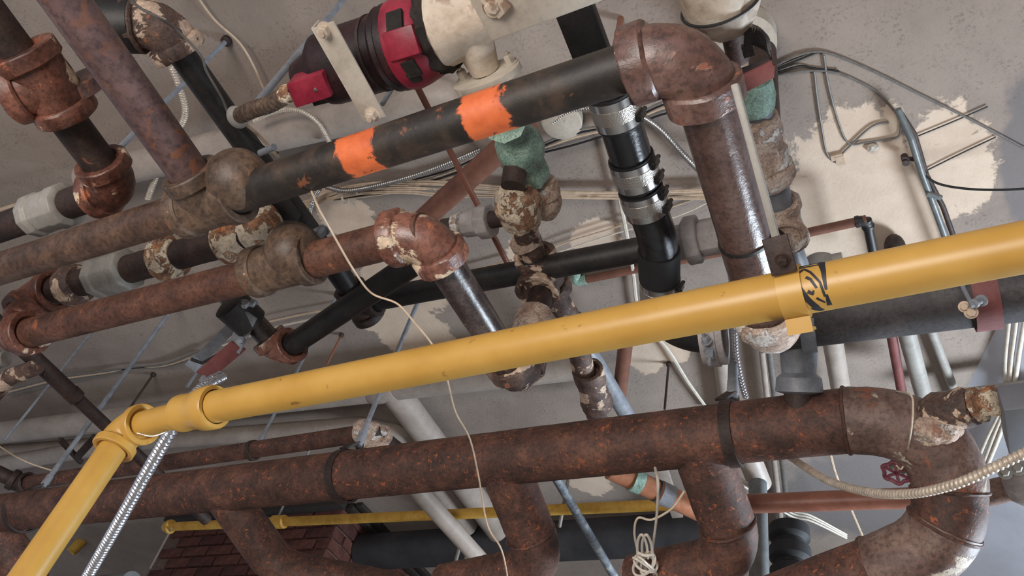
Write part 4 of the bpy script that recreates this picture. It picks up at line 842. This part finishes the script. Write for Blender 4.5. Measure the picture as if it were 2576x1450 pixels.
for q, s_ in ((0, 0.97), (0.0, 1.0), (0.013, 1.0), (0.015, 0.97)):
    rs.append([fc+fn*q+fs*(0.068*s_*math.copysign(abs(math.cos(a_))**0.8, math.cos(a_)))+ft*(0.044*s_*math.sin(a_)) for a_ in [2*math.pi*k/40 for k in range(40)]])
m.rings(rs); part(g, 'flange', m, M['white'], 'white oval pipe flange')
for q in (-0.048, 0.050): part(g, 'flange_bolt', MB().bolt(fc+fs*q-ft*0.01, -fn, 0.0095, 0.016, 0.008), M['white'])
m = MB(); m.plate(pl((1100, -150, 1.22), (1236, 108, 1.22), (1512, 6, 1.22), (1600, -170, 1.22)), Z, 0.07); part(g, 'mounting_box', m, M['white'], 'white enamelled box face', 0.005)
m = MB(); m.bar(P(1225, -15, 1.213), P(1272, 30, 1.213), X, 0.03, 0.012); m.bolt(P(1241, 14, 1.214), -Z, 0.012, 0.008); part(g, 'mounting_bolt', m, M['white_rust'], 'rust ringed mounting bolt', 0.002)
bp = P(1242, 16, 1.216); part(g, 'rust_ring', MB().bead(bp - Z*0.003, Z, 0.0165, 0.002, 32), M['crust'])
ba, bb = P(812, 62, 1.20), P(945, 300, 1.20); bs = (P(905, 110, 1.2)-P(830, 130, 1.2)).normalized()
m = MB(); m.bar(ba, bb, bs, 0.046, 0.004); n_ = (bb-ba).normalized().cross(bs); n_ = n_ if n_.z > 0 else -n_
m.bar(ba-bs*0.022+n_*0.014, bb-bs*0.022+n_*0.014, n_, 0.032, 0.004); pb_ = part(g, 'bracket', m, M['white'], 'cream painted angle iron bracket', 0.001)
sub(pb_, 'bolt', MB().bolt(lerp(ba, bb, 0.05), -Z, 0.010, 0.014, 0.006), M['white_rust']); sub(pb_, 'bolt', MB().bolt(lerp(ba, bb, 0.94), -Z, 0.010, 0.014, 0.008), M['white_rust'])
ja, jb = P(742, 230, 1.27), P(832, 200, 1.27); jd = (jb-ja).normalized(); js = (P(800, 240, 1.27)-P(780, 190, 1.27)).normalized()
jx = part(g, 'junction_box', MB().box((ja+jb)/2, (jb-ja)/2, js*0.026, jd.cross(js)*0.022), M['motor_red'], 'bright red wiring box', 0.004)
nz = jd.cross(js); nz = nz if nz.z < 0 else -nz
sub(jx, 'screw', MB().lathe((ja+jb)/2+nz*0.0215+jd*0.016+js*0.002, nz, [(0, 0.0045), (0.002, 0.004), (0.003, 0.002)], 12), M['steel'])
part(g, 'base_plate', MB().bar(P(790, 252, 1.30), P(872, 232, 1.30), js, 0.016, 0.02), M['sludge'])
m = MB(); m.lathe(P(738, 231, 1.27), P(700, 246, 1.27)-P(738, 231, 1.27), [(0, 0.016), (0.012, 0.019), (0.02, 0.019), (0.022, 0.014), (0.03, 0.014)], 20); m.rough(0.001, 60); cn = part(g, 'conduit_connector', m, M['crust'])
m = MB().helix(spline(pl((722, 238, 1.27), (680, 262, 1.28), (640, 275, 1.30), (605, 290, 1.34))), 0.0175, 0.0135, 0.36, 18); solo('motor_whip', 'rusty ribbed cable leading left from the red wiring box', 'cable', m, M['armour_rust'])
m = MB(); m.bar(P(1430, -20, 1.52), P(1510, 190, 1.52), X, R(1470, 90, 1.52, 96)*2, 0.03); solo('black_strut', 'flat black strut between white box and black main', 'strut', m, M['black'], None, 0.003)
one('ceiling_rod', 'brown stub of rod left of the large elbow top', 'rod', [P(1562, 45, 1.75), P(1545, 130, 1.66)], 0.009, M['brown_smooth'], 12)
m = MB(); m.lathe(P(1415, 300, 1.735), Z, [(-0.025, 0.06), (-0.02, 0.068), (0.012, 0.068)], 40); m.lathe(P(1415, 300, 1.71), -Z, [(0, 0.003), (0.004, 0.003)], 8); solo('ceiling_box', 'round white ceiling box cover behind the black main', 'ceiling box', m, M['white'])

# ================================================================== hoses and cables
def hose(name, label, pts, w, mat, pitch=0.010, depth=0.22, seg=14, cat='cable'):
    q = spline(pl(*pts), 10); mid = pts[len(pts)//2]; return solo(name, label, cat, MB().helix(q, R(mid[0], mid[1], mid[2], w), pitch, depth, seg, 6), mat)
hose('armoured_hose', 'bright steel armoured hose hanging beside the yellow drop pipe', [(556, 948, 1.12), (520, 968, 1.05), (470, 1020, 0.95), (430, 1085, 0.90), (380, 1170, 0.86), (310, 1295, 0.80), (210, 1470, 0.72)], 34, M['armour_bright'], 0.0115, 0.3, 18, 'hose')
hose('armoured_cable', 'beige armoured cable looping in front of the header bend', [(1960, 1128, 1.27), (1995, 1155, 1.22), (2080, 1208, 1.08), (2180, 1238, 0.97), (2290, 1243, 0.90), (2400, 1220, 0.87), (2490, 1182, 0.87), (2620, 1120, 0.88)], 25, M['armour_old'], 0.0085, 0.22, 16)
hose('armoured_cable', 'bright armoured cable running down beside the header hanger', [(1835, 640, 1.50), (1846, 780, 1.45), (1850, 880, 1.40), (1862, 950, 1.36), (1876, 1000, 1.34)], 17, M['armour_bright'], 0.008, 0.3, 12)
hose('armoured_cable', 'armoured cable curving from steel clamp to the glossy pipe', [(1610, 290, 1.70), (1660, 325, 1.70), (1720, 390, 1.70), (1780, 450, 1.70)], 17, M['armour'], 0.009, 0.2, 12)
hose('armoured_cable', 'short armoured cable left of the top steel clamp', [(1390, 310, 1.72), (1430, 282, 1.72), (1480, 272, 1.72), (1520, 270, 1.72)], 11, M['armour'], 0.008, 0.25, 10)
hose('armoured_cable', 'armoured cable under the orange bands reaching the green valve', [(820, 470, 1.70), (880, 480, 1.70), (1000, 455, 1.70), (1120, 415, 1.70), (1280, 345, 1.70)], 15, M['armour'], 0.009, 0.2, 12)
hose('armoured_cable', 'armoured cable arching below the motor whip', [(640, 305, 1.60), (690, 280, 1.60), (750, 278, 1.60), (800, 310, 1.60), (835, 370, 1.60)], 14, M['armour_old'], 0.007, 0.2, 12)
hose('armoured_cable', 'coppery armoured cable between purple branch and black pipe', [(430, 165, 1.66), (452, 220, 1.66), (466, 275, 1.66), (455, 320, 1.66), (410, 400, 1.66), (372, 500, 1.66)], 17, M['armour_old'], 0.010, 0.25, 12)
hose('armoured_cable', 'armoured cable behind purple branch heading to the corner pipe', [(560, 340, 1.70), (500, 360, 1.70), (380, 400, 1.70), (300, 430, 1.70)], 15, M['armour_old'], 0.009, 0.2, 12)
hose('armoured_cable', 'short armoured cable rising above the cast tee', [(805, 475, 1.69), (790, 500, 1.69), (778, 545, 1.69)], 12, M['armour'], 0.008, 0.25, 10)
def wire(name, label, pts, w, mat, seg=8, cat='cable', group=None, n=8):
    q = spline(pl(*pts), n); mid = pts[len(pts)//2]; return solo(name, label, cat, MB().tube(q, R(mid[0], mid[1], mid[2], w), seg), mat, group)
# the long drooping wire
wire('hanging_wire', 'long grey white wire drooping across red elbow, header and frame bottom', [(784, 482, 1.06), (805, 530, 1.0), (838, 590, 1.0), (890, 680, 0.99), (935, 738, 0.99), (1000, 765, 0.98), (1045, 815, 0.96), (1090, 872, 0.95), (1122, 945, 0.95), (1145, 1035, 0.96), (1182, 1105, 0.97), (1204, 1200, 0.97), (1226, 1320, 0.94), (1262, 1385, 0.9), (1280, 1470, 0.9)], 5.5, M['wire_beige'], 8)
# bundle of beige wires across the middle
for i in range(7):
    o = i*5.5-16; j = random.uniform(-4, 4)
    wire('bundle_wire', '%s beige strand of the wire bundle crossing behind the red elbow' % ('topmost', 'second', 'third', 'fourth', 'fifth', 'sixth', 'lowest')[i], [(600, 600+o*0.8, 1.72), (700, 540+o*0.7, 1.72), (790, 508+o*0.5, 1.72), (880, 478+o*0.6+j, 1.72), (1010, 470+o*0.9, 1.72), (1120, 474+o+j, 1.72), (1260, 482+o*0.8, 1.72), (1420, 490+o*0.5, 1.72), (1580, 490+o*0.4+j, 1.72), (1800, 488+o*0.8, 1.72)], 5, M['wire_beige'], 6, 'wire', 'beige wires of the ceiling bundle')
for x, y, n_ in ((899, 478, 'right'), (868, 500, 'left')):
    m = MB(); m.ring(P(x, y, 1.72), X, 0.016, 0.019, 0.008, 16); solo('cable_tie', 'white cable tie on the beige wires, %s one of two' % n_, 'cable tie', m, M['wire_white'])
for i in range(5):
    o = i*9-18; wire('dark_wire', '%s strand of the dark wires passing behind the top steel clamp' % ('topmost', 'second', 'third', 'fourth', 'lowest')[i], [(1360, 375+o*0.6, 1.72), (1450, 345+o, 1.72), (1560, 318+o*0.6, 1.72), (1680, 268+o*0.9, 1.72), (1780, 262+o, 1.72)], 6, (M['wire_grey'], M['wire_black'], M['wire_beige'])[i % 3], 6, 'wire', 'dark wires behind the steel clamp')
for i in range(4):
    o = i*7; wire('strand_wire', '%s loose wire running under the orange bands beside the armoured cable' % ('topmost', 'second', 'third', 'lowest')[i], [(840, 500+o*0.2, 1.73), (1000, 462+o, 1.73), (1150, 420+o, 1.73), (1290, 345+o*1.4, 1.73)], 5, M['wire_beige'] if i % 2 else M['wire_black'], 6, 'wire', 'wires under the orange bands')
wire('ceiling_wire', 'pale wire slanting across ceiling above the black pipe, left', [(1330, 655, 1.73), (1420, 612, 1.73), (1560, 568, 1.73), (1790, 485, 1.73)], 5, M['wire_beige'], 6, 'wire')
wire('ceiling_wire', 'second pale wire just below, ending at the union', [(1390, 640, 1.73), (1540, 590, 1.73), (1700, 545, 1.73), (1800, 500, 1.73)], 5, M['wire_white'], 6, 'wire')
wire('ceiling_wire', 'beige wires along the ceiling under the black pipe, centre left', [(1000, 720, 1.73), (1150, 690, 1.73), (1290, 655, 1.73)], 7, M['wire_beige'], 6, 'wire')
wire('ceiling_wire', 'vertical white wire on the ceiling left of the steel clamps', [(1528, 360, 1.73), (1548, 450, 1.73), (1575, 580, 1.73), (1592, 680, 1.73), (1612, 800, 1.73), (1680, 880, 1.73), (1730, 960, 1.73), (1780, 1030, 1.73)], 9, M['wire_white'], 6, 'wire')
wire('ceiling_wire', 'wire pair running left behind the black offset pipe', [(480, 905, 1.73), (620, 830, 1.73), (720, 800, 1.73), (880, 770, 1.73)], 5, M['wire_beige'], 6, 'wire')
wire('ceiling_wire', 'lower wire of the pair behind the black offset pipe', [(560, 870, 1.73), (680, 828, 1.73), (800, 800, 1.73)], 5, M['wire_white'], 6, 'wire')
for i, (lb, o) in enumerate((('upper', -6), ('middle', 2), ('lower', 10))):
    wire('slack_wire', lb + ' slack wire sagging across the left ceiling above the beige pipes', [(20, 985+o, 1.73), (140, 955+o, 1.73), (260, 938+o*0.6, 1.73), (330, 926, 1.73), (420, 918+o*0.5, 1.73), (520, 882+o, 1.73)], 5, (M['wire_grey'], M['wire_beige'], M['wire_grey'])[i], 6, 'wire')
wire('slack_wire', 'pale wire hanging over the black pipe at upper left', [(320, -10, 1.33), (352, 20, 1.33), (400, 45, 1.33), (450, 80, 1.36), (505, 140, 1.36), (520, 180, 1.36), (560, 250, 1.36), (580, 300, 1.36), (600, 316, 1.36)], 7, M['wire_grey'], 8)
wire('slack_wire', 'thin pinkish wire drooping down the ceiling left of the motor', [(495, -10, 1.73), (540, 50, 1.73), (600, 105, 1.72), (635, 160, 1.72), (665, 225, 1.72), (700, 290, 1.72), (715, 340, 1.72)], 6, M['wire_beige'], 6)
wire('slack_wire', 'pale loop of wire leaving the black pipe towards the cast tee', [(598, 300, 1.36), (625, 318, 1.36), (655, 345, 1.38), (700, 395, 1.40)], 9, M['wire_beige'], 8)
wire('slack_wire', 'dark wire under the pale loop near the upper tee', [(600, 306, 1.38), (630, 340, 1.38), (665, 370, 1.40), (700, 385, 1.42)], 5, M['wire_black'], 6)
m = MB(); m.blob(P(597, 295, 1.35), 0.02, 0.026, 0.022); solo('tape_knot', 'whitish lump of tape on the black pipe end', 'tape', m, M['valve_grey'])
wire('yellowish_cable', 'cream cable along the ceiling edge at far left', [(-20, 535, 1.70), (100, 498, 1.70), (250, 455, 1.70), (350, 405, 1.70), (420, 380, 1.70)], 12, M['wire_beige'], 8)
# thin cables on the right half of the ceiling
zw = CEIL-0.006
wire('wall_cable', 'upper cable arching across the ceiling to the right edge', [(1940, 170, zw), (2000, 142, zw), (2050, 130, zw), (2100, 138, zw), (2200, 180, zw), (2320, 240, zw), (2450, 305, zw), (2600, 385, zw)], 6.5, M['wire_grey'], 8)
wire('wall_cable', 'thin dark cable just under the upper arching cable', [(1940, 178, zw), (2010, 150, zw), (2055, 132, zw), (2075, 132, zw)], 6, M['wire_black'], 6)
wire('wall_cable', 'lower cable arching from bracket to the grey conduit', [(1940, 192, zw), (2030, 178, zw), (2100, 182, zw), (2160, 205, zw), (2210, 235, zw), (2265, 295, zw)], 6.5, M['wire_grey'], 8)
wire('wall_cable', 'dark strand doubling the lower arching cable', [(1945, 186, zw), (2010, 166, zw), (2050, 172, zw), (2110, 178, zw)], 5, M['wire_black'], 6)
wire('wall_cable', 'left drooping cable with hook at the small clip', [(2048, 180, zw), (2056, 250, zw), (2070, 340, zw), (2080, 385, zw), (2100, 405, zw), (2130, 375, zw), (2190, 320, zw), (2235, 305, zw)], 5.5, M['wire_grey'], 8)
wire('wall_cable', 'right drooping cable returning to the grey conduit', [(2072, 140, zw), (2085, 220, zw), (2110, 310, zw), (2135, 360, zw), (2180, 358, zw), (2230, 350, zw), (2262, 340, zw), (2266, 300, zw)], 5.5, M['wire_grey'], 8)
wire('wall_cable', 'thin tie wire stretched to the upper cable', [(2310, 342, zw), (2400, 305, zw), (2485, 268, zw)], 4, M['wire_black'], 6)
wire('wall_cable', 'second thin tie wire lower down on cream plaster', [(2325, 432, zw), (2420, 385, zw), (2505, 345, zw)], 4, M['wire_black'], 6)
wire('wall_cable', 'dark cable curving off the conduit to the right edge', [(2318, 435, 1.70), (2360, 462, 1.69), (2430, 475, 1.68), (2520, 478, 1.67), (2620, 472, 1.66)], 6.5, M['wire_black'], 8)
m = MB(); m.box(P(2105, 395, zw), X*0.018, Y*0.01, Z*0.005); m.box(P(2113, 402, zw), X*0.013, Y*0.016, Z*0.006); solo('cable_clip', 'little metal clip at the hook of the drooping cable', 'clip', m, M['wire_beige'])
m = MB(); m.blob(P(2195, 372, zw), 0.019, 0.014, 0.01); m.rough(0.004, 90); solo('plaster_lump', 'white lump of plaster below the drooping cables', 'plaster', m, M['white'])
g = thing('ceiling_conduit', 'grey conduit with clips climbing the ceiling right of the cables', 'conduit', P(2300, 400, 1.70)); rq = R(2330, 450, 1.70, 17)
run(g, 'conduit', pl((2258, 275, 1.71), (2292, 350, 1.70), (2320, 440, 1.70), (2350, 520, 1.70), (2430, 740, 1.70)), rq, M['greenish'], 14, 0.05)
run(g, 'conduit', pl((2262, 280, 1.72), (2300, 338, 1.72), (2330, 440, 1.72), (2372, 520, 1.72), (2450, 740, 1.72)), rq*0.8, M['dark'], 12, 0.05)
part(g, 'clip', MB().bar(P(2270, 398, 1.71), P(2310, 402, 1.71), Y, 0.012, 0.006), M['dark']); part(g, 'clip', MB().bar(P(2332, 488, 1.69), P(2368, 498, 1.69), Y, 0.014, 0.01), M['greenish'])
part(g, 'anchor', MB().lathe(P(2277, 402, 1.72), Z, [(-0.02, 0.011), (0.02, 0.011)], 10), M['dark'])
# cables on the pale wall at right
for i, (pts, lb) in enumerate((([(2540, 800), (2530, 900), (2525, 1010), (2480, 1110), (2430, 1230)], 'left'), ([(2558, 800), (2545, 900), (2532, 1010), (2495, 1110), (2450, 1230)], 'middle'), ([(2580, 790), (2565, 880), (2550, 975), (2520, 1080), (2480, 1180)], 'right'))):
    nn = (p1-p0).cross(so).normalized(); q = []
    for (x_, y_) in pts:
        dr = ray(x_, y_); o_ = Vector((0, 0, CAMZ)); t_ = (p0-o_).dot(nn)/dr.dot(nn); q.append(o_+dr*(t_*0.992))
    solo('wall_conduit', 'white conduit on the pale soffit, %s of three' % lb, 'conduit', MB().tube(spline(q), 0.0085, 10), M['wire_white'], 'white conduits on the pale soffit')

# ================================================================== small fittings at the header bend
e_a, e_b = P(2325, 1050, 1.14), P(2460, 1018, 1.12); ed = (e_b-e_a).normalized(); g = thing('gauge_fitting', 'crusty nipple and brass tube on the header bend leading to grey box', 'fitting', e_a)
m = MB(); m.lathe(e_a, ed, [(0, 0.03), (0.03, 0.042), (0.06, 0.038), (0.085, 0.04), (0.10, 0.034)], 36); m.rough(0.005, 38, 1.0); part(g, 'crusted_nipple', m, M['crust_dark'])
m = MB(); m.lathe(e_a+ed*0.10, ed, [(0, 0.028), (0.004, 0.036), (0.014, 0.036), (0.018, 0.026), (0.028, 0.026), (0.03, 0.03), (0.045, 0.03), (0.05, 0.02)], 10); m.rough(0.0015, 60); part(g, 'locknut', m, M['crust'])
part(g, 'tube', MB().tube([e_a+ed*0.13, P(2560, 1012, 1.10)], R(2490, 1020, 1.1, 28), 24), M['copper_dull'], 'dull brass tube')
m = MB(); m.blob(P(2356, 1080, 1.105), 0.046, 0.036, 0.034, 48, 30); m.rough(0.007, 46); part(g, 'lime_scale', m, M['crust_pale'], 'white lime scale')
m = MB(); q = P(2585, 1055, 1.08); m.box(q, X*0.04, Y*0.07, Z*0.03); solo('grey_box', 'grey steel box at right edge beside the brass tube', 'box', m, M['box_grey'], None, 0.004)
v_a = P(2262, 1168, 1.12); vdn = (P(2252, 1200, 1.08)-v_a).normalized(); g = thing('drain_valve', 'small valve with teal body and dull red handwheel under the header bend', 'valve', v_a)
part(g, 'body', MB().lathe(v_a-vdn*0.02, vdn, [(0, 0.012), (0.02, 0.017), (0.03, 0.02), (0.035, 0.012), (0.05, 0.010)], 12), M['brass_green'])
hw = v_a+vdn*0.03; u_, w_ = frame(vdn); m = MB(); m.rings([[hw + (u_*math.cos(a_)+w_*math.sin(a_))*(0.026*(1+0.10*math.cos(6*a_))+0.0045*math.cos(b_)) + vdn*0.0045*math.sin(b_) for b_ in [2*math.pi*k/8 for k in range(8)]] for a_ in [2*math.pi*k/36 for k in range(36)]], closed=True)
for k in range(3): a_ = k*math.pi/3; m.bar(hw-(u_*math.cos(a_)+w_*math.sin(a_))*0.025, hw+(u_*math.cos(a_)+w_*math.sin(a_))*0.025, vdn.cross(u_*math.cos(a_)+w_*math.sin(a_)), 0.006, 0.003)
part(g, 'handwheel', m, rust('dull_red', [(90, 40, 50), (128, 66, 78), (150, 96, 104)], 40, 0.6))
wire('tag_string', 'frayed string looped over the header bend down to the drain valve', [(2255, 985, 1.20), (2282, 990, 1.11), (2296, 1005, 1.085), (2295, 1060, 1.06), (2288, 1110, 1.07), (2280, 1150, 1.09), (2268, 1180, 1.08), (2255, 1172, 1.08)], 5, M['string'], 6, 'string')
bv = P(2478, 1243, 1.25); g = thing('brass_valve', 'grey brass valve with bolts at right edge on the copper pipe', 'valve', bv); bx_ = (P(2600, 1215, 1.25)-bv).normalized()
part(g, 'nipple', MB().tube([bv-bx_*0.05, bv+bx_*0.1], 0.030, 28), M['header_old']); m = MB(); m.lathe(bv+bx_*0.05, bx_, [(0, 0.03), (0.02, 0.048), (0.05, 0.052), (0.09, 0.05)], 32); part(g, 'body', m, M['union'])
part(g, 'bolt', MB().bolt(P(2528, 1190, 1.23), P(2526, 1180, 1.2)-P(2528, 1190, 1.23), 0.01, 0.02), M['valve_grey']); part(g, 'bolt', MB().bolt(P(2560, 1180, 1.23), P(2558, 1170, 1.2)-P(2560, 1180, 1.23), 0.01, 0.02), M['valve_grey'])
# white cord bundle
g = thing('cord_bundle', 'coiled bundle of white cord hanging between the header legs', 'cord', P(1640, 1390, 1.0))
part(g, 'hanging_cord', MB().tube(spline(pl((1648, 1178, 1.05), (1655, 1215, 1.0), (1652, 1300, 1.0), (1640, 1390, 1.0))), R(1650, 1300, 1.0, 7), 8), M['wire_white'])
part(g, 'loose_loop', MB().tube(spline(pl((1722, 1236, 1.02), (1690, 1280, 1.0), (1640, 1308, 1.0), (1605, 1304, 1.0), (1596, 1340, 1.0), (1604, 1390, 1.0))), R(1650, 1300, 1.0, 6), 8), M['string'])
for i in range(6):
    cx, cy_ = 1628+random.uniform(-8, 8), 1422+random.uniform(-10, 8); rx, ry = random.uniform(16, 30), random.uniform(20, 30); ph = random.uniform(0, 6)
    q = [P(cx+rx*math.cos(a_+ph), cy_+ry*math.sin(a_)+i*2, 0.985+0.012*math.sin(a_*1+ph)) for a_ in [2*math.pi*k/24 for k in range(25)]]; part(g, 'coil', MB().tube(q, R(1640, 1400, 1.0, 7), 8), M['wire_white'])
for k, dx in enumerate((-8, 4)):
    q = spline(pl((1612+dx, 1405, 0.99), (1612+dx, 1365, 0.99), (1622+dx, 1346, 0.985), (1634+dx, 1368, 0.985), (1638+dx, 1405, 0.985))); part(g, 'coil', MB().tube(q, R(1640, 1400, 1.0, 7), 8), M['wire_white'])
part(g, 'knot', MB().tube(spline(pl((1606, 1392, 0.98), (1622, 1398, 0.975), (1645, 1396, 0.985))), R(1640, 1400, 1.0, 8), 8), M['wire_white'])
for i, o in enumerate((0, 7, 15)):
    wire('green_wire', '%s pale greenish wire crossing behind the copper main at lower right' % ('upper', 'middle', 'lower')[i], [(1850, 1196+o, 1.5), (1920, 1240+o, 1.5), (1990, 1284+o, 1.5), (2040, 1298+o*0.9, 1.5), (2130, 1346+o*0.6, 1.5)], 5, M['wire_white'], 6, 'wire')
wire('ceiling_wire', 'thin pinkish wire dropping from header past the copper main', [(2088, 1140, 1.6), (2105, 1200, 1.6), (2140, 1280, 1.6), (2170, 1350, 1.6)], 6, M['wire_beige'], 6, 'wire')
wire('ceiling_wire', 'thin pale line on beige pipes at far left', [(-10, 1118, 1.55), (60, 1160, 1.55), (150, 1190, 1.55), (300, 1230, 1.55)], 4, M['wire_beige'], 6, 'wire')
m = MB(); m.bar(P(150, 1105, 1.56), P(205, 1165, 1.56), X, 0.02, 0.02); m.bar(P(195, 1150, 1.56), P(240, 1100, 1.56), X, 0.03, 0.02); solo('iron_clip', 'dark iron clip left of the yellow elbow on the beige pipes', 'clip', m, M['dark'], None, 0.003)
wire('tie_wire', 'thin bare wire wrapped under the yellow elbow', [(345, 1090, 0.74), (385, 1098, 0.74), (430, 1082, 0.76), (450, 1070, 0.8)], 4, M['armour'], 6, 'wire')
